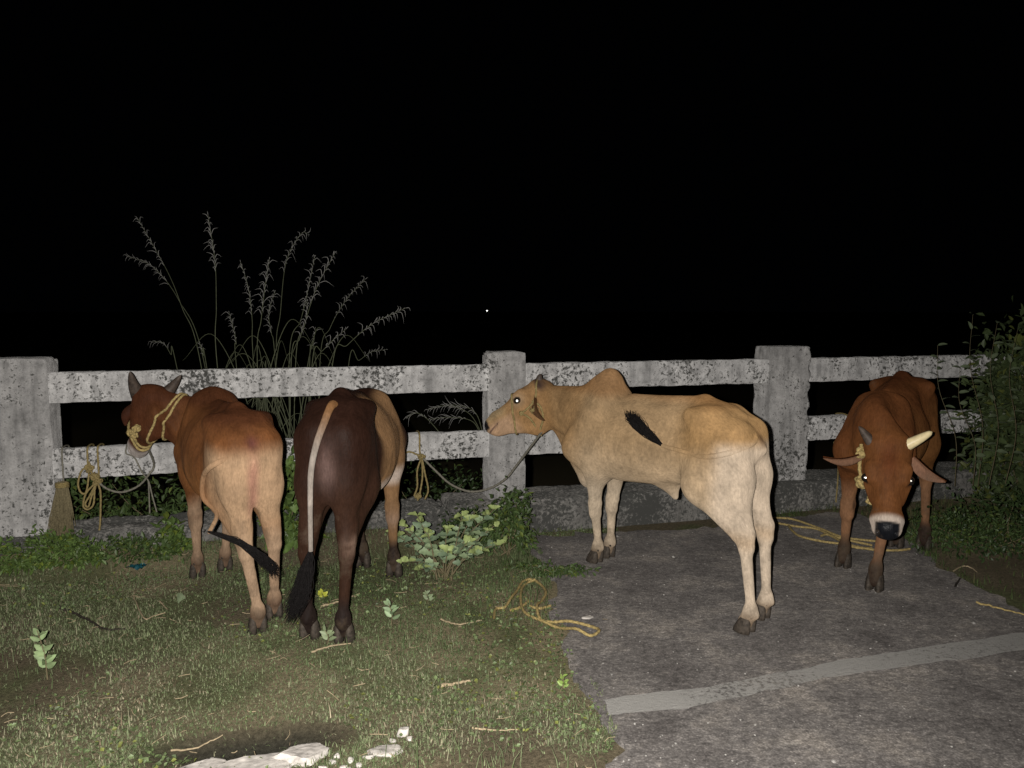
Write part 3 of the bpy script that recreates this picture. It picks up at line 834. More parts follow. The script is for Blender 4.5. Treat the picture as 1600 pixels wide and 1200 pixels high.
def col_dark(V, HV, cow):                                   # near-black brown cow with a tan side
    x, y, z = V.T; n = fnoise(x * 5 + y * 3, z * 5, 13, 4)
    base = A3(.024, .0105, .0068); c = np.tile(base, (len(V), 1))
    brown = A3(.042, .020, .012)
    c = lerp3(c, brown, sstep(.85, .62, z + (n - .5) * .15) * .8)
    flank = sstep(-.30, -.20, x + (n - .5) * .10) * sstep(.02, .09, -y) * sstep(.42, .30, x) * sstep(1.085, 1.04, z)
    c = lerp3(c, A3(.27, .155, .075), flank * .9)
    c = lerp3(c, A3(.62, .52, .45), sstep(.66, .585, z + (n - .5) * .05) * sstep(.50, .56, z) * sstep(-.38, -.28, x) * sstep(.34, .24, x) * .8)
    c = lerp3(c, A3(.36, .24, .18), np.exp(-(((z - .46) / .035) ** 2 + ((np.abs(y) - .10) / .05) ** 2)) * (x < -.3) * sstep(.45, .6, n) * .7)
    c = lerp3(c, A3(.30, .21, .16), np.exp(-(((z - .30) / .07) ** 2)) * sstep(.45, .62, n) * (z < .45) * .6)
    c = lerp3(c, A3(.020, .013, .011), sstep(.24, .15, z + (n - .5) * .06))
    c = lerp3(c, A3(.20, .13, .115), np.exp(-(((y) / .035) ** 2 + ((z - .80) / .09) ** 2)) * sstep(-.5, -.6, x) * .6)
    return c
def col_fawn(V, HV, cow):                                   # fawn bull calf with cream legs
    x, y, z = V.T; n = fnoise(x * 4 + y * 3, z * 4, 23, 4)
    fawn = A3(.375, .255, .140); c = np.tile(fawn, (len(V), 1))
    c = lerp3(c, A3(.325, .200, .095), sstep(.3, .48, x) * sstep(.62, .80, z))
    c = lerp3(c, A3(.385, .235, .105), sstep(-.25, -.42, x) * sstep(.74, .92, z + (n - .5) * .1))
    c = lerp3(c, A3(.28, .13, .045), sstep(1.03, 1.10, z + (n - .5) * .05) * .55)
    cream = A3(.53, .43, .315)
    c = lerp3(c, A3(.46, .345, .225), sstep(.88, .62, z + (n - .5) * .16) * sstep(.5, .3, x) * .85)
    c = lerp3(c, cream, sstep(.66, .44, z + (n - .5) * .12))
    c = lerp3(c, A3(.55, .45, .345), sstep(-.52, -.62, x) * sstep(.93, .85, z) * .9)
    c = lerp3(c, A3(.07, .035, .02), np.exp(-(((x + .695) / .04) ** 2 + (y / .022) ** 2 + ((z - .90) / .05) ** 2)))
    c = lerp3(c, A3(.45, .32, .20), np.exp(-(((z - .44) / .04) ** 2)) * (x < -.3) * .6)
    c = lerp3(c, A3(.30, .20, .13), np.exp(-(((z - .36) / .03) ** 2)) * (x < -.3) * sstep(.45, .6, n) * .5)
    c = lerp3(c, A3(.26, .19, .13), sstep(.13, .07, z + (n - .5) * .04) * .9)
    hx, hy, hz = HV.T; near = np.linalg.norm(HV - A3(.25, 0, -.08), axis=1)
    inh = sstep(.36, .26, near)
    c = lerp3(c, A3(.37, .215, .095), inh)
    c = lerp3(c, A3(.30, .175, .08), inh * sstep(-.06, .0, hz) * sstep(.3, .1, hx))
    c = lerp3(c, A3(.46, .30, .185), inh * sstep(.22, .34, hx) * sstep(-.07, -.11, hz))
    c = lerp3(c, A3(.40, .29, .16), inh * sstep(.26, .36, hx) * sstep(-.11, -.05, hz))
    c = lerp3(c, A3(.055, .034, .028), inh * sstep(.05, .005, hx + (n - .5) * .05) * sstep(-.10, -.04, hz))
    eye = ((hx - .196) / .030) ** 2 + ((hz + .050) / .022) ** 2
    c = lerp3(c, A3(.46, .34, .22), np.exp(-eye * .35) * inh * (np.abs(hy) > .05) * .8)
    c = lerp3(c, A3(.02, .014, .012), sstep(1.1, .6, eye) * (np.abs(hy) > .06) * inh)
    c = lerp3(c, A3(.012, .011, .012), sstep(.455, .468, hx) * sstep(-.115, -.10, hz))
    mouth = np.abs(hz + .112 + (hx - .42) * .2); c = lerp3(c, A3(.12, .07, .055), sstep(.006, .002, mouth) * sstep(.38, .40, hx))
    return c
def col_chest(V, HV, cow):                                  # chestnut cow, head down
    x, y, z = V.T; n = fnoise(x * 5 + y * 3, z * 5, 33, 4)
    c = np.tile(A3(.125, .046, .016), (len(V), 1))
    c = lerp3(c, A3(.175, .078, .026), sstep(.98, .75, z + (n - .5) * .25) * (x < .25) * .8)
    c = lerp3(c, A3(.07, .021, .009), sstep(1.02, 1.09, z + (n - .5) * .1) * .7)
    c = lerp3(c, A3(.27, .145, .08), sstep(.55, .40, z + (n - .5) * .15) * .75)
    c = lerp3(c, A3(.035, .022, .016), sstep(.20, .12, z + (n - .5) * .05))
    c = lerp3(c, A3(.035, .018, .012), np.exp(-(((z - .38) / .05) ** 2)) * (x > .1) * sstep(.35, .5, n) * sstep(.01, .0, (np.abs(y) - .125)) * .8)
    hx, hy, hz = HV.T; inh = sstep(.38, .28, np.linalg.norm(HV - A3(.25, 0, -.08), axis=1))
    c = lerp3(c, A3(.150, .058, .019), inh)
    c = lerp3(c, A3(.11, .032, .010), inh * np.exp(-((hy / .040) ** 2 + ((hx - .12) / .10) ** 2)) * .8)
    c = lerp3(c, A3(.50, .42, .355), inh * sstep(.372, .405, hx + (n - .5) * .03) * sstep(.49, .47, hx))
    c = lerp3(c, A3(.010, .011, .014), inh * sstep(.415, .425, hx) * sstep(.054, .044, np.abs(hy)) * sstep(-.125, -.115, hz))
    eye = ((hx - .196) / .030) ** 2 + ((hz + .050) / .022) ** 2
    c = lerp3(c, A3(.02, .012, .01), sstep(1.3, .6, eye) * (np.abs(hy) > .06) * inh)
    return c

GREYHORN = [(.0, .075, -.02), (-.03, .115, .0), (-.075, .130, .015)]
def mir(pts): return [(a, -b, c) for a, b, c in pts]

cow_red = Cow('red-brown cow with yellow rope round its neck, pale rump and black tail tuft flicked sideways', math.radians(121),
    {'HL': (403, 988), 'HR': (428, 966), 'FL': (309, 902), 'FR': (352, 892)},
    AT(236, 606, 4.47), AT(210, 702, 4.70), col_red, scale=.99, head_scale=.98, hump=.1, hipw=.86, shift=(-.03, .025), neckr=.86, neckw=.74, dewlap=.65, neck_mid=(.50, 0, .84), dorsal=(.9, .0, .6), belly=.03, fat=.95,
    horns=[([(.03, .065, -.04), (-.04, .105, -.03), (-.135, .140, -.02)], .044, 'horn_grey', None),
           ([(.03, -.065, -.04), (-.04, -.105, -.03), (-.135, -.140, -.02)], .044, 'horn_grey', None)],
    ears=[((.07, .09, -.09), (.13, .135, -.20), (1, .6, 0), .034, (.10, .045, .025), (.06, .02, .01)),
          ((.07, -.09, -.09), (.13, -.135, -.20), (1, -.6, 0), .034, (.10, .045, .025), (.06, .02, .01))])
cow_red.tail_off = .012
cow_red.tail([(-.54, 0, .97), (-.645, .005, .965), (-.69, .04, .92), (-.62, .13, .86), (-.48, .20, .77), (-.45, .215, .66), (-.56, .20, .58), (-.69, .20, .555)], (.22, .10, .045), (.32, .18, .09),
    [(-.74, .12, .525), (-.765, .04, .475), (-.765, -.04, .38), (-.75, -.07, .30)], r0=.022, r1=.009, snap=(3, 4, 5, 6), tuft_r=.032, n_hair=300, match=.85)

cow_dark = Cow('dark brown cow with tan right side and white tail hanging straight down, seen from behind', math.radians(91),
    {'HL': (484, 997), 'HR': (538, 1003), 'FL': (567, 885), 'FR': (616, 900)},
    AT(555, 650, 5.0), AT(548, 745, 5.12), col_dark, scale=1.06, hump=-.1, drop=.075, hipw=.80, shift=(0, -.005), belly=.04, fat=.92, dorsal=(.9, 0, .4),
    ears=[((.04, .09, -.06), (.02, .23, -.10), (1, .3, 0), .042, (.12, .06, .04), (.04, .02, .014)), ((.04, -.09, -.06), (.02, -.23, -.10), (1, -.3, 0), .042, (.12, .06, .04), (.04, .02, .014))],
    horns=[([(.0, .07, -.02), (-.03, .11, .0), (-.06, .12, .01)], .024, 'horn_grey', None), ([(.0, -.07, -.02), (-.03, -.11, .0), (-.06, -.12, .01)], .024, 'horn_grey', None)])
cow_dark.tail([(-.46, 0, 1.0), (-.575, -.005, 1.03), (-.675, .015, .985), (-.735, .035, .90), (-.76, .05, .80), (-.765, .055, .66), (-.755, .06, .47)], (.22, .11, .045), (.31, .27, .235),
    [(-.758, .08, .38), (-.765, .11, .28), (-.775, .17, .16)], r0=.024, r1=.009, tuft_r=.028, snap=(1,), n_hair=380)

cow_fawn = Cow('large fawn humped calf standing side-on in the middle with cream legs and a shining eye', math.radians(131),
    {'HL': (1166, 990), 'HR': (1190, 968), 'FL': (931, 880), 'FR': (950, 872)},
    AT(842, 598, 4.98), AT(746, 652, 4.98), col_fawn, scale=1.0, shift=(.07, 0), fat=.87, hipw=.92, belly=-.022, dorsal=(.5, 0, 1.0), head_scale=1.12, head_len=.90, dewlap=1.1, sheath=True, shine=(1,),
    neck_mid=(.55, 0, .93), neckr=.95, chest=.075,
    horns=[([(.0, .05, -.015), (-.025, .07, .008), (-.045, .075, .02)], .024, 'horn_grey', None), ([(.0, -.05, -.015), (-.025, -.07, .008), (-.045, -.075, .02)], .024, 'horn_grey', None)],
    ears=[((.075, .088, -.09), (.095, .165, -.245), (.8, .6, 0), .026, (.13, .07, .035), (.10, .05, .022)),
          ((.075, -.088, -.09), (.095, -.165, -.245), (.8, -.6, 0), .026, (.13, .07, .035), (.10, .05, .022))])
cow_fawn.tail_off = -.003
cow_fawn.tail([(-.54, 0, .96), (-.645, .005, .962), (-.70, .05, .91), (-.64, .15, .86), (-.52, .23, .83), (-.38, .25, .84), (-.24, .25, .88)], (.38, .235, .11), (.33, .21, .105),
    [cow_fawn.surf((-.15, .25, .93), .02), cow_fawn.surf((-.07, .24, .98), .025), cow_fawn.surf((.0, .2, 1.03), .03)], snap=(2, 3, 4, 5, 6), r0=.022, r1=.011, tuft_r=.036, n_hair=460, match=.92)

cow_chest = Cow('chestnut cow on the right facing the camera with lowered head and white ringed muzzle', math.radians(235),
    {'FR': (1317, 886), 'FL': (1366, 922), 'HR': (1400, 855), 'HL': (1443, 857)},
    AT(1389, 686, 3.86), AT(1388, 840, 3.64), col_chest, scale=1.05, fat=.90, hipw=.95, dorsal=(.97, .22, .3), head_scale=1.08, head_len=.95, eye_y=.088, hump=-.1, drop=.07, neckw=.75, dewlap=.8, slit=1.28, neck_mid=(.62, 0, .92), shine=(1, -1),
    horns=[([(.03, -.060, -.02), (-.015, -.095, .0), (-.055, -.125, .015)], .027, 'horn_grey', 'grey stub of horn'),
           ([(.03, .06, -.02), (-.005, .115, .0), (-.045, .17, .015)], .026, 'horn_pale', 'pale cream blunt horn')],
    ears=[((.07, -.10, -.07), (.09, -.27, -.09), (1.0, -.2, .3), .028, (.24, .13, .08), (.15, .05, .018)),
          ((.07, .10, -.07), (.17, .235, -.10), (1.0, .2, .3), .034, (.28, .15, .095), (.15, .05, .018))])
cow_chest.tail([(-.54, 0, .96), (-.645, 0, .965), (-.72, 0, .92), (-.755, 0, .8), (-.75, 0, .65), (-.745, 0, .52)], (.16, .05, .015), (.16, .05, .015),
    [(-.745, 0, .42), (-.75, 0, .3)], tuft_r=.03)
# ================================================================== ropes
def rope(name, label, curves, mat, r=.008, knots=(), strands=3, twist=70., cat='rope', group=None):
    """curves: lists of world points; knots: (centre, size) lumps of wound rope"""
    cs = []
    for pts in curves:
        P = catmull(pts, max(14, 9 * len(pts))) if len(pts) > 1 else pts
        L = np.linalg.norm(np.diff(P, axis=0), axis=1).sum(); n = int(np.clip(L / .008, 12, 400))
        s = np.concatenate([[0], np.cumsum(np.linalg.norm(np.diff(P, axis=0), axis=1))]); u = np.linspace(0, s[-1], n)
        P = np.stack([np.interp(u, s, P[:, i]) for i in range(3)], 1)
        cs.append((P, r))
    for (c, sz) in knots:
        rs = np.random.default_rng(int(abs(c[0]) * 1000) + 3)
        for k in range(5):
            a = unit(rs.normal(size=3)); q = unit(np.cross(a, rs.normal(size=3))); w = np.cross(a, q)
            th = np.linspace(0, 2 * math.pi * 1.15, 36)[:, None]
            wob = 1 + .25 * np.sin(3 * th + k)
            cs.append((np.array(c) + sz * wob * (np.cos(th) * q + np.sin(th) * w * .75) + a * np.sin(2 * th) * sz * .35, r * .95))
    o = link(name, tubes(name, cs, 10 if strands else 6, strands, twist), mat)
    return prop(o, label, cat, group)
def front(px, py, t=-.012): return RP(rail_s(px, py, t), t, 0) + Vector((0, 0, (lambda d: (H + d.z * ((RP(0, t, 0) - Vector((0, 0, H))).dot(RN) / d.dot(RN))))(ray(px, py))))
def over_rail(px, z_top=.700, t0=.02, t1=.15, down=.45, z_end=None):   # a turn over the lower rail
    s = rail_s(px, 690); z = z_end if z_end is not None else down
    return [RP(s, t1 + .012, .60), RP(s, t1 + .010, z_top - .01), RP(s, t1 - .03, z_top + .010), RP(s, t0 + .03, z_top + .012), RP(s, t0 - .010, z_top - .01), RP(s, t0 - .012, z)]

# --- the red cow's collar and halter
c = cow_red
nb = [c.P * (1 - t) + A3(.40, 0, .92) * t for t in (.40, .47)]
ax0 = unit(A3(.40, 0, .80) - c.P)
loops = []
for i, q in enumerate(nb):
    tilt = unit(ax0 + A3(0, 0, .22 + .10 * i)); loops.append([c.w(p) for p in c.loop(q + A3(0, 0, -.03), tilt, .007, 44)])
muz = c.loop(c.hp(.30, 0, -.085), unit(c.hf[0]), .007, 30); muz2 = c.loop(c.hp(.325, 0, -.085), unit(c.hf[0] + .2 * c.hf[2]), .007, 30)
jaw = c.w(c.surf(c.hp(.24, .09, -.16), .012)); jaw2 = c.w(c.surf(c.hp(.12, .10, -.24), .015))
cheek = [[c.w(c.surf(c.hp(.30, .08, -.09), .009)), c.w(c.surf(c.hp(.2, .1, -.11), .009)), c.w(c.surf(c.hp(.10, .11, -.12), .009))],
         [jaw, jaw.lerp(jaw2, .5), jaw2]]
rope('rope_halter', 'thick yellow rope halter and double collar on the red-brown cow by the left post', loops + [[c.w(p) for p in muz], [c.w(p) for p in muz2]] + cheek, M['rope_yellow'], .0072,
     [(jaw, .022), (jaw2, .018), (c.w(c.surf(c.hp(.27, .085, -.12), .01)), .016)], 3, 65., 'halter')
kn = front(152, 752)
rope('tether_rope', 'grey tether sagging from the red-brown cow to the knot on the lower rail', [[jaw2, front(240, 722, -.10), front(232, 742, -.08), front(215, 760, -.05), front(190, 769, -.04), front(168, 764, -.03), kn]], M['rope_grey'], .0065)
rope('knotted_rope', 'yellow rope knotted in loops round the lower rail near the left post',
     [over_rail(135, z_end=.56) + [front(139, 722), front(143, 738), kn], over_rail(151, z_end=.52) + [front(151, 740), kn],
      [kn, front(135, 770), front(130, 790), front(137, 796), front(146, 788), front(148, 765), kn],
      [kn, front(140, 775), front(133, 787), front(138, 792), front(143, 776), kn],
      [front(140, 730), front(128, 735), front(122, 755), front(126, 769), front(134, 770), front(138, 750), front(139, 728)],
      [kn, front(157, 770), front(157, 800), front(156, 822), front(152, 845)]],
     M['rope_olive'], .0058, [(kn, .024), (front(140, 732), .022), (front(148, 745), .022)])
rope('slack_rope', 'thin grey rope hanging slantwise over the lower rail under the red cow’s muzzle', [over_rail(196, z_end=.66) + [front(210, 715), front(222, 738), front(232, 752), front(238, 775), front(245, 800)], [front(232, 752), front(233, 775), front(234, 802)]], M['rope_grey'], .0045)

# --- bundle of dry straw hanging from a cord by the left post
bt = front(97, 757, -.03)
strands_ = []
rs = np.random.default_rng(9)
for i in range(240):
    a = rs.uniform(0, 2 * math.pi); q = math.sqrt(rs.uniform(0, 1)); ex = rs.uniform(.6, 1.05)
    dx = math.cos(a) * q; dy = math.sin(a) * q
    L = .34 * ex
    top = bt + RD * dx * .028 + RN * dy * .025 + Vector((0, 0, rs.uniform(-.005, .02)))
    mid = bt + RD * (dx * .055 - .008) + RN * dy * .045 + Vector((0, 0, -L * .5))
    end = bt + RD * (dx * .075 - .018 + rs.normal(0, .008)) + RN * (dy * .06 - .02) + Vector((0, 0, -L))
    strands_.append((catmull([top, mid, end], 8), np.linspace(.0026, .0012, 8)))
sb = empty('straw_bundle', bt + Vector((0, 0, -.34)))
prop(sb, 'bundle of dry straw hung from the lower rail beside the left post', 'straw')
def keep(o, par): o.parent = par; o.matrix_parent_inverse = Matrix.Translation(-par.location); return o
keep(link('straw', tubes('straw', strands_, 4), M['straw']), sb)
th = np.linspace(0, 2 * math.pi * 3, 70)
keep(link('binding', tubes('binding', [(np.stack([bt.x + .034 * np.cos(th), bt.y + .034 * np.sin(th), bt.z + np.linspace(-.018, .012, 70)], 1), .006)], 8, 3), M['rope_olive']), sb)
keep(link('cord', tubes('cord', [(catmull(over_rail(95, z_end=.5) + [bt], 60), .005)], 8, 3), M['rope_grey']), sb)

# --- the fawn calf's halter and tether
c = cow_fawn
nose = c.loop(c.hp(.255, 0, -.085), unit(c.hf[0] * .86 + c.hf[2] * .38), .005, 36)
knj = c.w(c.surf(c.hp(.12, .10, -.155), .010))
poll_l = [c.w(c.surf(c.hp(*q), .006)) for q in ((.215, .09, -.13), (.16, .1, -.125), (.105, .11, -.11), (.06, .11, -.08), (.02, .09, -.03), (-.02, .04, .02), (-.03, 0, .03))]
chin = [c.w(c.surf(c.hp(*q), .006)) for q in ((.215, .09, -.13), (.17, .08, -.18), (.16, .0, -.24))]
und = [c.w(c.surf(c.hp(*q), .006)) for q in ((.105, .11, -.10), (.07, .11, -.15), (.09, .08, -.21), (.15, .03, -.24))]
rope('rope_halter', 'thin olive rope halter round the muzzle of the large fawn calf', [[c.w(p) for p in nose], poll_l, chin, und], M['rope_olive'], .0065, [(knj, .022), (c.w(c.surf(c.hp(.215, .09, -.13), .008)), .010)], 3, 60., 'halter')
und_w = c.w(c.surf(c.hp(.155, .02, -.25), .006))
kn2 = front(659, 714)
rope('tether_rope', 'dark grey tether sagging from the fawn calf past the middle post to the rail', [[und_w, front(808, 726, -.30), front(790, 748, -.22), front(765, 763, -.13), front(735, 768, -.06), front(705, 757, -.03), front(680, 735, -.02), kn2]], M['rope_grey'], .0075)
rope('knotted_rope', 'olive rope knotted over the lower rail between the dark cow and the middle post',
     [over_rail(656, z_end=.58) + [kn2], [kn2, front(652, 735), front(652, 760), front(647, 775)], [kn2, front(664, 740), front(669, 765), front(664, 780)],
      [kn2, front(660, 745), front(655, 775), front(652, 782)], [kn2, front(640, 706), front(628, 712)]], M['rope_olive'], .0062, [(kn2, .022), (front(653, 775), .018)])
# --- coil lying at the edge of the asphalt
def gp(px, py, z=.012): p = G(px, py); return Vector((p.x, p.y, float(max(ground_z(p.x, p.y), ROAD_Z if bool(inside_road(np.array(p.x), np.array(p.y))) else -9)) + z))
coil = [(772, 971), (775, 957), (789, 955), (800, 942), (808, 929), (817, 915), (832, 911), (846, 918), (853, 931), (846, 945), (839, 957), (844, 971), (862, 976), (889, 981), (922, 989), (936, 996), (922, 1004), (900, 999), (874, 985), (848, 975), (822, 964), (814, 948), (815, 928), (822, 918), (836, 915)]
rope('coiled_rope', 'yellow rope lying in loops at the edge between grass and asphalt', [[gp(*q, z=.024 + .018 * (i % 7 == 3)) for i, q in enumerate(coil)], [gp(798, 957), gp(812, 952), gp(825, 943), gp(822, 937)], [gp(828, 950), gp(841, 953), gp(852, 951), gp(860, 948)]], M['rope_yellow'], .0072)
rope('loose_rope', 'yellow rope trailing in several strands over the ground under the chestnut cow',
     [[gp(*q) for q in ((1198, 814), (1222, 814), (1243, 817), (1285, 832), (1316, 844), (1361, 850), (1395, 853))],
      [gp(*q) for q in ((1198, 819), (1243, 827), (1275, 831), (1300, 842), (1330, 850), (1362, 857))],
      [gp(*q) for q in ((1232, 826), (1238, 834), (1251, 843), (1285, 851), (1322, 856), (1364, 864), (1403, 865), (1421, 863))],
      [gp(*q) for q in ((1283, 842), (1292, 840), (1304, 845), (1322, 856), (1340, 861), (1362, 862))]], M['rope_yellow'], .0078)
# --- ropes at the chestnut cow
kr = front(1313, 692, -.05)
rope('knotted_rope', 'pale yellow rope hanging from the lower rail beside the chestnut cow’s shoulder', [over_rail(1327, z_end=.62, t0=.03, t1=.17) + [front(1320, 672, -.03), kr], [kr, front(1304, 690), front(1305, 700), front(1312, 712)], [kr, front(1310, 715), front(1309, 750, -.13), front(1306, 785, -.16)]], M['rope_olive'], .0062, [(kr, .024), (front(1316, 680, -.04), .018)])
c = cow_chest
hk = c.w(c.surf(c.hp(.20, -.12, -.17), .012)); hk2 = c.w(c.surf(c.hp(.27, -.10, -.19), .012))
rope('rope_halter', 'yellow rope halter on the lowered head of the chestnut cow', [[c.w(c.surf(c.hp(*q), .008)) for q in ((.02, -.12, -.05), (.08, -.13, -.10), (.15, -.12, -.15), (.22, -.09, -.2))]], M['rope_yellow'], .009, [(hk, .030), (hk2, .028), (c.w(c.surf(c.hp(.06, -.13, -.07), .01)), .024)], 3, 55., 'halter')
# ================================================================== plants
def leaf_mesh(name, L=1.0, W=.5, fold=.18, droop=.15, n=6, col=(.1, .15, .05), lobed=0.0, seed=0):
    """one leaf along +x, unit length"""
    V, C, F = [], [], []
    rs = np.random.default_rng(seed)
    for i in range(n + 1):
        t = i / n; w = W * .5 * (math.sin(math.pi * t ** .8) ** .7) * (1 + lobed * math.sin(t * 15 + seed)) if 0 < i < n else .01
        z = -droop * t * t
        for k, u in enumerate((-1, 0, 1)):
            V.append((t * L, u * w, z + abs(u) * fold * w * 2)); C.append(np.array(col) * (1.18 if k == 1 else 1.0) * (.92 + .16 * t))
    for i in range(n):
        for k in (0, 1): F.append((i * 3 + k, (i + 1) * 3 + k, (i + 1) * 3 + k + 1, i * 3 + k + 1))
    return mesh_np(name, V, F, True, np.array(C))
def leaf_at(me, pos, d, up, size, parent, roll=0.0, name='leaf'):
    d = Vector(d).normalized(); up = Vector(up); s = up.cross(d)
    if s.length < .05: s = Vector((1, 0, 0)).cross(d)
    s.normalize(); u = d.cross(s)
    Rm = Matrix((d, s, u)).transposed().to_4x4() @ Matrix.Rotation(roll, 4, 'X')
    o = bpy.data.objects.new(name, me); COL.objects.link(o)
    o.parent = parent
    o.matrix_local = Matrix.Translation(Vector(pos) - parent.location) @ Rm @ Matrix.Scale(size, 4)
    return o
def leaf_mass(name, pos, dirs, size, cols, mat, parent=None, W=.5, kind='stuff'):
    """many leaves as one mesh: each a folded, pointed blade of four triangles"""
    n = len(pos); d = dirs / (np.linalg.norm(dirs, axis=1)[:, None] + 1e-9)
    up = np.tile([0, 0, 1.0], (n, 1)) + RNG.normal(0, .5, (n, 3)); s = np.cross(up, d); s /= (np.linalg.norm(s, axis=1)[:, None] + 1e-9); u = np.cross(d, s)
    sz = np.asarray(size)[:, None]
    base = pos; tip = pos + d * sz - u * sz * .12; mid = pos + d * sz * .45 - u * sz * .05
    l = pos + d * sz * .42 + s * sz * W * .5 + u * sz * .07; r = pos + d * sz * .42 - s * sz * W * .5 + u * sz * .07
    l2 = pos + d * sz * .75 + s * sz * W * .32 + u * sz * .02; r2 = pos + d * sz * .75 - s * sz * W * .32 + u * sz * .02
    V = np.stack([base, l, l2, tip, r2, r, mid], 1).reshape(-1, 3)
    b0 = np.arange(n)[:, None] * 7
    F = np.concatenate([b0 + np.array(q) for q in ((0, 6, 1), (1, 6, 2), (2, 6, 3), (3, 6, 4), (4, 6, 5), (5, 6, 0))], 0)
    C = np.repeat(np.asarray(cols), 7, axis=0)
    o = link(name, mesh_np(name, V, F, False, C), mat)
    if parent is not None: keep(o, parent)
    if kind: o['kind'] = kind
    return o
def leaf_cols(n, base, var=.35, yel=.15):
    c = np.tile(np.array(base, float), (n, 1)) * RNG.uniform(1 - var, 1 + var, (n, 1))
    y = RNG.uniform(0, 1, n) < yel; c[y] = c[y] * np.array([1.5, 1.25, .8]); return c

# --- the pale grey-green weed beside the middle post
base = gp(692, 903, 0)
weed = prop(empty('weed_plant', base), 'pale grey-green broad-leaved weed growing in front of the middle post', 'plant')
LW = [leaf_mesh('weed_leaf', 1, .74, .22, .20 + .15 * k, 9, cc, .20, k) for k, cc in enumerate([(.22, .29, .16), (.155, .215, .13), (.30, .37, .14)])]
for m_ in LW: m_.materials.append(M['leaf'])
tips = [(632, 822, 4.42), (652, 806, 4.50), (628, 878, 4.30), (668, 832, 4.36), (700, 826, 4.48), (722, 806, 4.52), (742, 800, 4.62), (772, 795, 4.66), (772, 822, 4.50), (790, 848, 4.55), (735, 846, 4.38), (700, 860, 4.28), (655, 890, 4.25), (752, 862, 4.4), (612, 832, 4.5)]
rs = np.random.default_rng(21)
for i, (px, py, yy) in enumerate(tips):
    tip = AT(px, py, yy); b0 = base + Vector((rs.normal(0, .03), rs.normal(0, .03), 0))
    P = catmull([b0, b0.lerp(tip, .5) + Vector((0, 0, .04)), tip], 16)
    keep(link('stem', tubes('stem', [(P, np.linspace(.006, .003, len(P)))], 6), M['stem']), weed)
    for k, t in enumerate((.46, .56, .65, .74, .83, .92, 1.0)):
        q = P[int(t * (len(P) - 1))]
        for sd in (-1, 1):
            a = k * 1.4 + i + (0 if sd > 0 else math.pi)
            d = Vector((math.cos(a), math.sin(a) * .8 - .25, .35 + .45 * (t > .85) + rs.normal(0, .15)))
            leaf_at(LW[2 if t > .9 else rs.integers(0, 2)], q, d, (rs.normal(0, .4), -.5, .8), rs.uniform(.034, .066) * (.9 if t > .95 else 1.0), weed, rs.normal(0, .4))
# --- bushes: thing > stems, leaves
def bush(label, centre, rad, n, size, base_col, name='bush', leaf_w=.5, flat=0.0, nstem=7, yel=.12, own=0, group='bushes and creepers along the railing', cut=None):
    b0 = Vector((centre[0], centre[1], float(ground_z(centre[0], centre[1])) if cut is None else cut))
    root = prop(empty(name, b0), label, 'bush', group)
    c = np.array(centre); r = np.array(rad)
    cl = RNG.normal(0, 1, (max(8, n // 45), 3)); cl = cl / np.linalg.norm(cl, axis=1)[:, None] * RNG.uniform(.35, 1.0, (len(cl), 1)) ** .5
    which = RNG.integers(0, len(cl), n)
    pos = c + (cl[which] * .9 + RNG.normal(0, .20, (n, 3))) * r
    pos[:, 2] = np.maximum(pos[:, 2], b0.z + .01 + RNG.uniform(0, .03, n))
    d = (pos - c) / r * .6 + RNG.normal(0, .6, (n, 3)); d[:, 2] -= .12; d[:, 1] -= .2
    sz = RNG.uniform(.6, 1.3, n) * size
    cols = leaf_cols(n, base_col, .35, yel)
    if own:
        o_ = np.argsort(pos[:, 1] - sz * 8)[:own]
        me = [leaf_mesh('leaf', 1, leaf_w * 1.1, .15, .2, 6, np.array(base_col) * q, .05, k) for k, q in enumerate((.8, 1.0, 1.25))]
        for m_ in me: m_.materials.append(M['leaf'])
        for k in o_: leaf_at(me[int(RNG.integers(0, 3))], pos[k], d[k], (0, -.5, 1), sz[k] * 1.1, root, float(RNG.normal(0, .4)))
        kp = np.ones(n, bool); kp[o_] = False; pos, d, sz, cols = pos[kp], d[kp], sz[kp], cols[kp]
    leaf_mass('foliage', pos, d, sz, cols, M['leaf'], root, leaf_w)
    for k in range(nstem):
        q = c + cl[k % len(cl)] * r * .8; q[2] = max(q[2], b0.z + .05)
        P = catmull([b0 + Vector((RNG.normal(0, r[0] * .2), RNG.normal(0, r[1] * .2), -.02)), (np.array(b0) + q) / 2 + RNG.normal(0, .02, 3), q], 12)
        keep(link('stem', tubes('stem', [(P, np.linspace(.006, .002, len(P)))], 5), M['stem']), root)
    return root
GREEN = (.060, .095, .030); DEEP = (.035, .060, .020); FRESH = (.085, .135, .035)
p = gp(790, 865); bush('dark green leafy bush crowding the right side of the pale weed', (p.x, p.y, .22), (.17, .14, .22), 900, .042, GREEN)
p = gp(745, 872); bush('small bush with tiny leaves behind the pale weed', (p.x, p.y + .1, .16), (.25, .12, .16), 600, .034, DEEP)
p = gp(860, 898); bush('low green creeper spreading onto the asphalt from the bush', (p.x, p.y, .03), (.28, .10, .035), 520, .030, GREEN, 'creeper')
for k, (px, py, rx, hz, n, lab) in enumerate([(30, 852, .26, .11, 900, 'bright green ground creeper at the foot of the left post'), (115, 868, .28, .12, 1100, 'bright green ground creeper below the straw bundle'), (215, 850, .36, .08, 650, 'green creeper climbing the plinth right of the straw bundle')]):
    p = RP(rail_s(px, py), -.24, 0); bush(lab, (p.x, p.y, .09 + hz * .30), (rx, .13, hz), n, .036, FRESH if k < 2 else GREEN, 'creeper')
p = RP(rail_s(455, 760), -.24, 0); bush('green bush on the plinth between the red cow and the dark cow', (p.x, p.y, .30), (.16, .12, .30), 700, .060, FRESH, own=60)
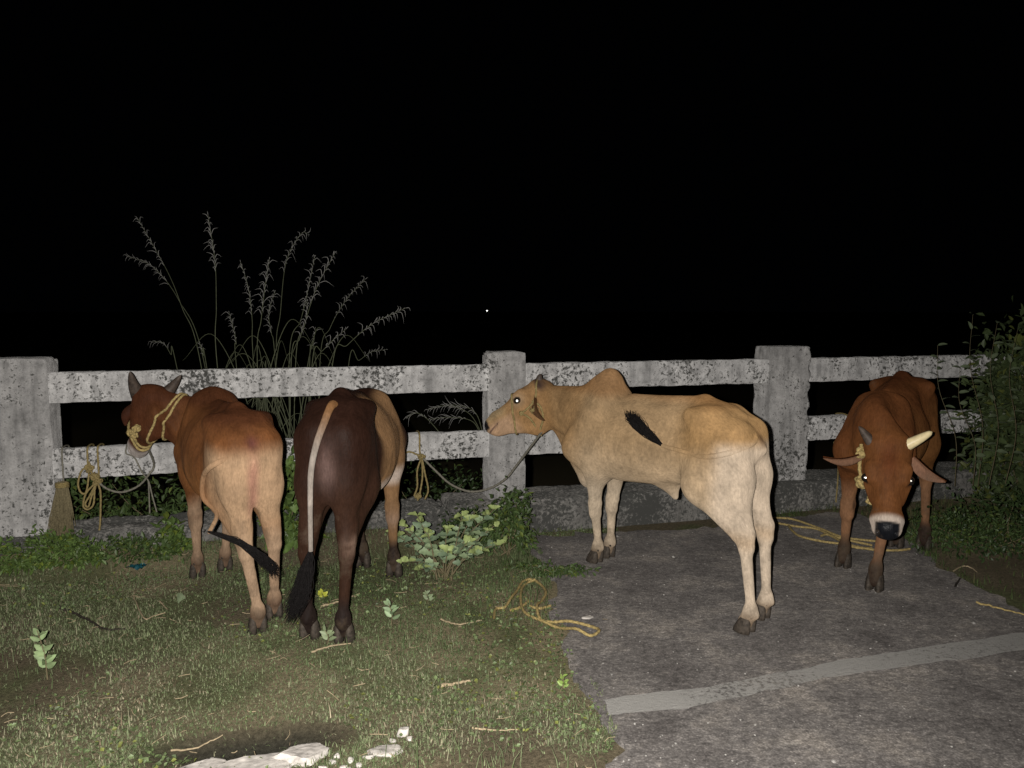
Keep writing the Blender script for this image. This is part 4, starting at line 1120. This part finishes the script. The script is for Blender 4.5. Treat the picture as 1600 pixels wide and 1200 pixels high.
p = RP(rail_s(283, 800), -.2, 0); bush('small green bush by the plinth behind the red cow’s fore legs', (p.x, p.y, .16), (.11, .10, .19), 420, .05, FRESH)
p = RP(rail_s(200, 770), .55, 0); bush('dark bush growing behind the lower rail under the red cow’s head', (p.x, p.y, .25), (.85, .25, .26), 1500, .05, GREEN)
p = RP(rail_s(690, 750), .60, 0); bush('dim bush behind the lower rail left of the middle post', (p.x, p.y, .10), (.6, .25, .30), 700, .04, DEEP)
# --- the tall shrub at the right edge
p = RP(rail_s(1555, 740), -.28, 0)
bush('tall dark shrub with pointed leaves climbing over the railing at the right edge', (p.x, p.y, .62), (.50, .24, .82), 4200, .072, (.075, .105, .042), 'shrub', .56, nstem=14, own=260, group='shrubs at the right edge', cut=0.0)
p = G(1590, 860); bush('low dark undergrowth at the foot of the tall right shrub', (p.x, p.y, .14), (.65, .35, .22), 2200, .036, DEEP, group='shrubs at the right edge', cut=0.0)
p = G(1510, 852); bush('small creeping herbs between the chestnut cow and the tall shrub', (p.x, p.y, .07), (.40, .30, .12), 1100, .030, GREEN, 'creeper', group='shrubs at the right edge', cut=0.0)
# a few slender shoots standing out of it
root = prop(empty('climbing_shoots', p), 'slender leafy shoots standing above the top rail at the right edge', 'plant')
lv = leaf_mesh('leaf', 1, .46, .15, .25, 6, (.13, .165, .095), .0, 2); lv.materials.append(M['leaf'])
for (px, py, bx, yy) in ((1520, 492, 1528, 5.75), (1465, 540, 1492, 5.8), (1558, 505, 1545, 5.7), (1590, 515, 1570, 5.6), (1500, 575, 1520, 5.7)):
    tip = AT(px, py, yy); b0 = AT(bx, 760, yy)
    P = catmull([b0, b0.lerp(tip, .35) + Vector((.05, 0, 0)), b0.lerp(tip, .7) + Vector((-.02, .02, 0)), tip], 24)
    keep(link('stem', tubes('stem', [(P, np.linspace(.0032, .0012, len(P)))], 6), M['stem']), root)
    for k in range(16):
        t = .25 + .75 * k / 15; q = P[int(t * (len(P) - 1))]
        a = k * 2.4 + px
        leaf_at(lv, q, (math.cos(a), -.35 + .4 * math.sin(a), .1 + .3 * (k > 9)), (0, -.5, 1), .085 - .02 * t, root, float(RNG.normal(0, .3)))
# --- seedlings in the grass
def seedling(label, px, py, top, col, n=9, size=.055, w=.5):
    b0 = gp(px, py, 0); root = prop(empty('seedling', b0), label, 'plant', 'small plants in the grass')
    yy = b0.y; tip = AT(top[0], top[1], yy)
    P = catmull([b0, b0.lerp(tip, .5) + Vector((.01, 0, 0)), tip], 12)
    keep(link('stem', tubes('stem', [(P, np.linspace(.004, .002, len(P)))], 5), M['stem']), root)
    me = [leaf_mesh('leaf', 1, w, .14, .1, 6, np.array(col) * q, .08, k) for k, q in enumerate((.85, 1.1))]
    for m_ in me: m_.materials.append(M['leaf'])
    for k in range(n):
        t = .25 + .75 * (k + .5) / n; q = P[int(t * (len(P) - 1))]; a = k * 2.4
        leaf_at(me[k % 2], q, (math.cos(a), -.2 + .5 * math.sin(a), .55), (0, -.9, .5), size * (1.1 - .3 * t), root, float(RNG.normal(0, .4)))
seedling('pale green seedling standing alone in the grass at the left', 74, 1060, (58, 985), (.23, .31, .15), 15, .052)
seedling('small pale seedling between the dark cow and the weed', 612, 975, (606, 940), (.24, .33, .18), 8, .05)
seedling('small grey-green seedling between the hind hooves of the dark cow', 512, 1008, (508, 985), (.22, .27, .15), 7, .045)
seedling('yellow-green sprig by the tail tuft of the dark cow', 502, 938, (502, 925), (.36, .38, .05), 8, .035, .6)
seedling('low grey-green sprig in front of the weed', 668, 940, (664, 925), (.20, .25, .14), 9, .035)
seedling('tiny bright sprig near the asphalt edge', 876, 1075, (878, 1055), (.22, .32, .08), 9, .03)
p = gp(290, 935); o = link('fallen_leaf', leaf_mesh('fallen_leaf', .15, .055, .1, .03, 8, (.27, .34, .20)), M['leaf'], None, p + Vector((-.03, 0, .01))); o.rotation_euler = (-.5, .35, -1.0)
prop(o, 'broad pale green leaf lying under the red cow', 'leaf')

# --- tall reeds behind the left span
reeds = [[(312, 560), (285, 482), (262, 425), (215, 341)], [(318, 562), (280, 470), (240, 418), (199, 400)], [(339, 566), (338, 480), (336, 410), (325, 336)], [(396, 566), (394, 500), (388, 450), (376, 410)],
         [(432, 566), (438, 490), (447, 410), (470, 366), (482, 366)], [(462, 566), (475, 510), (495, 449), (523, 396)], [(452, 560), (470, 500), (482, 450), (492, 400)], [(500, 566), (516, 512), (540, 470), (571, 436)],
         [(520, 566), (543, 539), (582, 506), (634, 481)], [(369, 568), (369, 536), (364, 510), (358, 488)], [(275, 568), (267, 554), (255, 536), (238, 534)], [(488, 566), (504, 548), (522, 530), (541, 514)],
         [(484, 566), (487, 545), (491, 530), (493, 512)], [(545, 568), (561, 563), (580, 550), (604, 546)], [(402, 566), (408, 500), (414, 450), (421, 405)], [(322, 568), (318, 556), (316, 545), (312, 536)],
         [(430, 566), (424, 520), (420, 490), (430, 455)], [(455, 566), (468, 530), (478, 500), (480, 470)]]
base = RP(rail_s(420, 600), .95, 0); base.z = float(ground_z(base.x, base.y))
reed = prop(empty('reed_clump', base), 'clump of tall feathery reed grass rising dark behind the left span of the railing', 'reed grass')
def reed_stalk(root, px, Y, panicle=.42, spk=.062, tint=1.0):
    pts = [AT(a, c_, Y) for a, c_ in px]
    b_ = Vector((pts[0].x * .72 + base.x * .28, Y + .02, float(ground_z(pts[0].x, Y)))) if root is reed else pts[0]
    P = catmull([b_] + pts, 60)
    st = keep(link('stalk', tubes('stalk', [(P, np.linspace(.0040, .0014, len(P)))], 5), M['reed_stem']), root)
    s = np.concatenate([[0], np.cumsum(np.linalg.norm(np.diff(P, axis=0), axis=1))]); tot = np.linalg.norm(np.array(pts[-1]) - np.array(pts[0]))
    L = min(panicle, tot * .62); n = int(L / .0135)
    pos, d, C = [], [], []
    VV, FF, b0 = [], [], 0
    for k in range(n):
        at = s[-1] - L * (k + .5) / n; q = np.array([np.interp(at, s, P[:, i]) for i in range(3)])
        tg = np.array([np.interp(min(at + .02, s[-1]), s, P[:, i]) for i in range(3)]) - q; tg = unit(tg + 1e-6)
        a = k * 2.39 + RNG.normal(0, .3)
        side = unit(np.cross(tg, (math.cos(a), .9 * math.sin(a), .4)))
        ln = spk * RNG.uniform(.5, 1.5) * (1 - .45 * abs(k / n - .6)); drp = RNG.uniform(.0, .65); op = RNG.uniform(.35, 1.0); side = unit(side + A3(-.45, 0, 0))
        e = q + ln * (.62 * tg + op * side); m_ = q + ln * .5 * (.9 * tg + op * .8 * side); e = e + np.array([0, 0, -drp * ln])
        V, F = tube_arrays(catmull([q, m_, e], 6), np.array([.0006, .0015, .0020, .0018, .0011, .0003])[:6], 4, base=b0); VV.append(V); FF.append(F); b0 += len(V)
    V = np.vstack(VV); me = mesh_np('panicle', V, np.vstack(FF), True, np.tile(A3(.33, .325, .31) * tint, (len(V), 1)))
    o = link('panicle', me, M['reed']); o.parent = st
M['reed_stem'] = mat_plain('reed_stalk', (.085, .095, .055), .8, 40, .3)
for i, px in enumerate(reeds): reed_stalk(reed, px, 6.0 + .35 * math.sin(i * 2.1), .42, .060 + .012 * (i % 3))
# arching leaf blades at the foot of the clump
cur = []
for k in range(46):
    x0 = base.x + RNG.normal(0, .22); y0 = base.y + RNG.normal(0, .12); a = RNG.uniform(-1, 1)
    hgt = RNG.uniform(.9, 1.6); z0 = float(ground_z(x0, y0))
    cur.append((catmull([(x0, y0, z0), (x0 + a * .12, y0 - .03, z0 + hgt * .6), (x0 + a * .38, y0 - .05, z0 + hgt), (x0 + a * .62, y0 - .08, z0 + hgt * .88)], 36), .003))
cur = [(P, np.interp(np.linspace(0, 1, len(P)), [0, .4, 1], [.003, .0042, .0008])) for P, R in cur]
keep(link('blade', tubes('blade', cur, 3), M['reed_stem']), reed)['kind'] = 'stuff'
base = RP(rail_s(752, 700), .6, 0)
rd2 = prop(empty('reed_clump', base), 'drooping pale reed plumes showing between the rails left of the middle post', 'reed grass')
for px in ([(758, 690), (735, 648), (700, 634), (668, 640)], [(756, 695), (740, 660), (705, 652), (672, 655)], [(757, 690), (746, 650), (728, 636), (700, 632)], [(690, 680), (668, 655), (650, 645), (636, 652)]):
    reed_stalk(rd2, px, base.y + RNG.uniform(-.1, .1), .34, .062)

# ================================================================== grass and litter on the verge
def grass_field(n, region, lmin, lmax, cols, weights, lean=1.0, wmul=1.0, dens=None, seed=0):
    g = np.random.default_rng(seed)
    x = g.uniform(region[0], region[1], n); y = region[2] + (region[3] - region[2]) * g.uniform(0, 1, n) ** 1.25
    s, t = st_of(x, y)
    vis = np.abs(x) < (y * .72 + .5)
    edge = (fnoise(x * 9, y * 9, 77, 2) - .5) * .14
    ok = vis & ~inside_road(x + edge, y) & (t < -.13)
    dn = fnoise(x * 1.3, y * 1.3, 41, 4) if dens is None else dens(x, y)
    u = ((x - PIT.x) * .96 + (y - PIT.y) * .25) / .38; v = ((y - PIT.y + .04) * .96 - (x - PIT.x) * .25) / .16
    ok &= g.uniform(0, 1, n) < sstep(.34, .56, dn) * .94 + .06
    ok &= ~((u * u + v * v < 1.0) & (g.uniform(0, 1, n) < .93))
    x, y = x[ok], y[ok]; n = len(x)
    z = ground_z(x, y)
    z = np.where(inside_road(x, y), np.maximum(z, ROAD_Z), z)
    L = g.uniform(lmin, lmax, n) * (.5 + fnoise(x * 2, y * 2, 51, 3))
    a = g.uniform(0, 2 * math.pi, n); ln = np.abs(g.normal(.75, .35, n)) * lean
    h = np.stack([np.cos(a), np.sin(a), np.zeros(n)], 1); side = np.stack([-np.sin(a), np.cos(a), np.zeros(n)], 1)
    b = np.stack([x, y, z - .002], 1)
    m_ = b + h * (L * .45 * np.sin(ln * .6))[:, None] + np.array([0, 0, 1.0]) * (L * .55 * np.cos(ln * .6))[:, None]
    tp = m_ + h * (L * .6 * np.sin(np.minimum(ln * 1.25, 1.75)))[:, None] + np.array([0, 0, 1.0]) * (L * .55 * np.cos(np.minimum(ln * 1.25, 1.75)))[:, None]
    tp[:, 2] = np.maximum(tp[:, 2], z + .003)
    w = (g.uniform(.0012, .0026, n) * wmul)[:, None]
    V = np.stack([b - side * w, b + side * w, m_ + side * w * .8, m_ - side * w * .8, tp], 1).reshape(-1, 3)
    i0 = np.arange(n)[:, None] * 5
    F = np.concatenate([i0 + np.array(q) for q in ((0, 1, 2), (0, 2, 3), (3, 2, 4))], 0)
    pick = np.clip(fnoise(x * 1.0 + 7, y * 1.0, 61, 4) + g.normal(0, .16, n), 0, .999)
    cols = np.array(cols); k = np.searchsorted(np.cumsum(weights) / np.sum(weights), pick * .9 + .05)
    c = cols[np.clip(k, 0, len(cols) - 1)] * g.uniform(.65, 1.40, (n, 1))
    return V, F, np.repeat(c, 5, axis=0)
GC = [(.060, .090, .034), (.095, .125, .055), (.160, .190, .100), (.20, .195, .125), (.32, .275, .19), (.17, .130, .085)]
parts = [grass_field(270000, (-3.4, .75, 1.75, 5.4), .009, .028, GC, [.15, .22, .20, .12, .05, .12], 1.7, seed=1),
         grass_field(26000, (-3.4, .75, 1.75, 5.4), .03, .075, GC, [.2, .25, .2, .12, .08, .05], .8, .9, lambda x, y: fnoise(x * 1.6, y * 1.6, 88, 3) * .62 + .25 * sstep(4.2, 5.1, y) + .12 * sstep(2.3, 1.9, y), seed=2),
         grass_field(60000, (1.6, 5.0, 3.0, 6.4), .02, .07, [(.04, .065, .02), (.06, .09, .03), (.10, .10, .045), (.16, .13, .07)], [.3, .3, .2, .2], 1.0, seed=3)]
b0 = 0; VV, FF, CC = [], [], []
for V, F, C in parts: VV.append(V); FF.append(F + b0); CC.append(C); b0 += len(V)
gr = link('grass', mesh_np('grass', np.vstack(VV), np.vstack(FF), False, np.vstack(CC)), M['grass'])
prop(gr, 'short trampled half-dry grass covering the verge', 'grass', kind='stuff')
# small round herbs pressed into the turf
n = 26000; g = np.random.default_rng(5)
x = g.uniform(-3.4, .7, n); y = 1.8 + 3.5 * g.uniform(0, 1, n) ** 1.2; s, t = st_of(x, y)
ok = (np.abs(x) < y * .72 + .4) & ~inside_road(x, y) & (t < -.14) & (g.uniform(0, 1, n) < sstep(.42, .62, fnoise(x * 1.7, y * 1.7, 99, 3))) & (((x - PIT.x) / .36) ** 2 + ((y - PIT.y) / .12) ** 2 > 1)
x, y = x[ok], y[ok]; n = len(x)
d = g.normal(0, 1, (n, 3)); d[:, 2] = np.abs(d[:, 2]) * .5
o = leaf_mass('ground_herbs', np.stack([x, y, ground_z(x, y) + .012 + .012 * g.uniform(0, 1, n)], 1), d, g.uniform(.010, .022, n), leaf_cols(n, (.115, .155, .065), .45, .12), M['leaf'], None, .8)
prop(o, 'tiny round-leaved herbs among the short grass', 'herbs', kind='stuff')
# loose straw and dry bits
cur = []
for k in range(480):
    x = g.uniform(-3.2, .7); y = 1.9 + 3.3 * g.uniform() ** 1.2
    if abs(x) > y * .72 + .3 or (bool(inside_road(np.array(x), np.array(y))) and g.uniform() < .93): continue
    if st_of(x, y)[1] > -.15: continue
    a = g.uniform(0, 6.28); L = g.uniform(.02, .075); z = float(ground_z(x, y)) + .016
    q0 = np.array([x, y, z]); q1 = q0 + np.array([math.cos(a), math.sin(a), g.normal(0, .12)]) * L
    cur.append((catmull([q0, (q0 + q1) / 2 + g.normal(0, .004, 3), q1], 5), g.uniform(.0009, .0019)))
o = link('straw_litter', tubes('straw_litter', cur, 4), M['dead_wood']); prop(o, 'loose bits of straw and dry stalk on the grass', 'straw', kind='stuff')
# grit on the asphalt
bm = bmesh.new(); bmesh.ops.create_icosphere(bm, subdivisions=1, radius=1.0); bm.verts.ensure_lookup_table()
iv = np.array([v.co[:] for v in bm.verts]); bm.faces.ensure_lookup_table(); fi = np.array([[v.index for v in f_.verts] for f_ in bm.faces]); bm.free()
n = 2600; x = g.uniform(-.1, 4.2, n); y = 1.9 + 4 * g.uniform(0, 1, n) ** 1.2
ok = inside_road(x, y) & (np.abs(x) < y * .72 + .3); near = np.exp(-((x - .28) / .3) ** 2); ok &= g.uniform(0, 1, n) < .35 + .65 * near
x, y = x[ok], y[ok]; n = len(x); sc = g.uniform(.0015, .0055, n) * (1 + (g.uniform(0, 1, n) < .03) * 1.6)
V = (iv[None] * sc[:, None, None] * g.uniform(.6, 1.2, (n, len(iv), 1)) * np.array([1, 1, .6]) + np.stack([x, y, np.full(n, ROAD_Z) + sc * .3], 1)[:, None]).reshape(-1, 3)
F = (np.arange(n)[:, None, None] * len(iv) + fi[None]).reshape(-1, 3)
o = link('grit', mesh_np('grit', V, F, False, np.repeat(g.uniform(.12, .42, (n, 1)) * np.array([1, .96, .9]), len(iv), axis=0)), M['reed']); prop(o, 'loose grit and pebbles on the asphalt', 'grit', kind='stuff')

# --- sticks and twigs, each its own thing
def stick(label, pts, r, mat, z=.014, name='stick', cat='stick', group='sticks lying on the ground'):
    P = catmull([gp(*q, z=z) for q in pts], 20); P = P + RNG.normal(0, r * .25, P.shape)
    o = link(name, tubes(name, [(P, np.linspace(r, r * .55, len(P)))], 7), M[mat]); return prop(o, label, cat, group)
stick('dark crooked twig lying in the grass at the left', [(92, 956), (118, 962), (142, 974), (166, 986), (196, 987)], .0075, 'dark_twig', name='twig', cat='twig')
stick('pale stick lying behind the dark cow’s hind legs', [(500, 956), (528, 946), (562, 934)], .007, 'dead_wood')
stick('thin pale stick beside the dark cow’s right hind hoof', [(488, 1026), (515, 1018), (548, 1010)], .005, 'dead_wood')
stick('short white stick lying in the middle of the grass', [(690, 1072), (712, 1067), (735, 1063)], .0085, 'white_wood' if 'white_wood' in M else 'dead_wood')
stick('long straw slanting over the dark hollow', [(268, 1180), (305, 1165), (348, 1144)], .0040, 'dead_wood', .05, 'straw_stalk', 'straw')
stick('dry stalk lying below the coiled rope', [(690, 970), (712, 978), (730, 976), (752, 972)], .005, 'dead_wood', name='straw_stalk', cat='straw')
stick('bent dry stalk in the grass left of the red cow', [(209, 935), (216, 953), (227, 971), (240, 966), (258, 961)], .0045, 'dead_wood', name='straw_stalk', cat='straw')
stick('short dry stalk under the red cow near the fallen leaf', [(250, 944), (262, 957)], .0045, 'dead_wood', name='straw_stalk', cat='straw')
stick('thin dry stalk near the bottom edge left of the asphalt', [(738, 1136), (775, 1138), (812, 1137)], .004, 'dead_wood', name='straw_stalk', cat='straw')
stick('long yellow straw lying on the asphalt at the right edge', [(1525, 948), (1560, 957), (1612, 970)], .006, 'rope_yellow', name='straw_stalk', cat='straw')
stick('curled dry stalk on the dirt at the right', [(1490, 896), (1505, 889), (1518, 892), (1526, 898)], .0045, 'dead_wood', name='straw_stalk', cat='straw')
stick('short dark twig on the dirt at the right', [(1492, 922), (1500, 910)], .006, 'dark_twig', name='twig', cat='twig')
# --- white limestone lumps at the bottom edge
def rock(label, px, py, rx, ry, rz, rot, seed, sub=4, sink=.12):
    bm = bmesh.new(); bmesh.ops.create_icosphere(bm, subdivisions=sub, radius=1.0)
    rs = np.random.default_rng(int(seed * 10)); planes = [(unit(rs.normal(0, 1, 3) * A3(1, 1, .8)), rs.uniform(.52, .95)) for _ in range(13)] + [(unit(A3(rs.normal(0, .12), rs.normal(0, .12), 1)), .45)]
    for v in bm.verts:                                     # broken faces: push everything outside a random plane back onto it
        d = np.array(v.co)
        d = d * (1 + .22 * mnoise.noise(Vector(d) * 1.3 + Vector((seed, 0, 0))))
        for nr, dist in planes:
            e = d.dot(nr) - dist
            if e > 0: d = d - nr * e
        d = d + np.array(mnoise.noise_vector(Vector(d) * 4.5 + Vector((seed, 0, 0)))) * .05 + np.array(mnoise.noise_vector(Vector(d) * 13)) * .022
        v.co = Vector((d[0] * rx, d[1] * ry, d[2] * rz))
    p = gp(px, py, 0); o = link('limestone', mesh_bm('limestone', bm), M['stone'], None, (p.x, p.y, p.z + rz * sink)); o.rotation_euler = (0, .05, rot)
    return prop(o, label, 'stone', 'white stones at the bottom edge')
rock('flat white stone cut by the bottom edge, leftmost', 306, 1203, .22, .085, .038, .35, 3.1, 5)
rock('large flat white stone at the bottom edge below the dark hollow', 402, 1190, .17, .075, .038, .42, 5.7, 5)
rock('white stone at the right end of the dark hollow', 474, 1176, .115, .065, .040, .5, 8.2, 5)
rock('lone round white stone near the bottom, right of the hollow', 598, 1170, .088, .050, .028, .1, 11.4)
rock('small pale stone standing behind the lone round one', 628, 1140, .028, .022, .045, .4, 14.1, 3)
for k, (px, py) in enumerate([(520, 1186), (535, 1194), (548, 1182), (562, 1190), (505, 1196), (575, 1178), (527, 1176), (640, 1148), (614, 1150), (545, 1198)]):
    rock('pale limestone chip in the rubble between the larger white stones', px, py, .016 + .004 * (k % 3), .014, .016, k * .7, 20 + k, 2)
rock('pale flat stone on the asphalt edge by the coiled rope', 918, 968, .035, .022, .012, .2, 44, 3)
# --- scrap of blue-green plastic
bm = bmesh.new(); bmesh.ops.create_grid(bm, x_segments=14, y_segments=10, size=.5)
for v in bm.verts:
    q = v.co.copy(); v.co = Vector((q.x * .10 + mnoise.noise(q * 4) * .012, q.y * .06 + mnoise.noise(q * 4 + Vector((5, 0, 0))) * .01, .016 + mnoise.noise(q * 5 + Vector((0, 0, 3))) * .022))
M['plastic'] = mat_plain('teal_plastic', (.012, .075, .095), .35, 30, .3, .5)
o = link('plastic_scrap', mesh_bm('plastic_scrap', bm), M['plastic'], None, gp(214, 897, .01)); prop(o, 'crumpled scrap of blue-green plastic in the grass left of the red cow', 'plastic scrap')
# --- a lamp far away across the dark land
lp = AT(761, 485.5, 320.0); gz = float(ground_z(lp.x, lp.y))
lamp = prop(empty('street_lamp', (lp.x, lp.y, gz)), 'single tiny white lamp far off on the dark horizon', 'street lamp')
M['pole'] = mat_plain('lamp_pole', (.2, .2, .2), .5, 5, .1)
keep(link('pole', tubes('pole', [(np.array([[lp.x + .5, lp.y, gz], [lp.x + .5, lp.y, gz + 3], [lp.x + .5, lp.y, lp.z + .5], [lp.x, lp.y, lp.z + .45]]), .07)], 8), M['pole']), lamp)
m, nt, b = new_mat('lamp_glass'); b.inputs['Emission Color'].default_value = (1, .97, .92, 1); b.inputs['Emission Strength'].default_value = 3.0
bm = bmesh.new(); bmesh.ops.create_uvsphere(bm, u_segments=12, v_segments=8, radius=.30)
for v in bm.verts: v.co = Vector((v.co.x + lp.x, v.co.y + lp.y, v.co.z * .8 + lp.z))
keep(link('lamp_globe', mesh_bm('lamp_globe', bm), m), lamp)
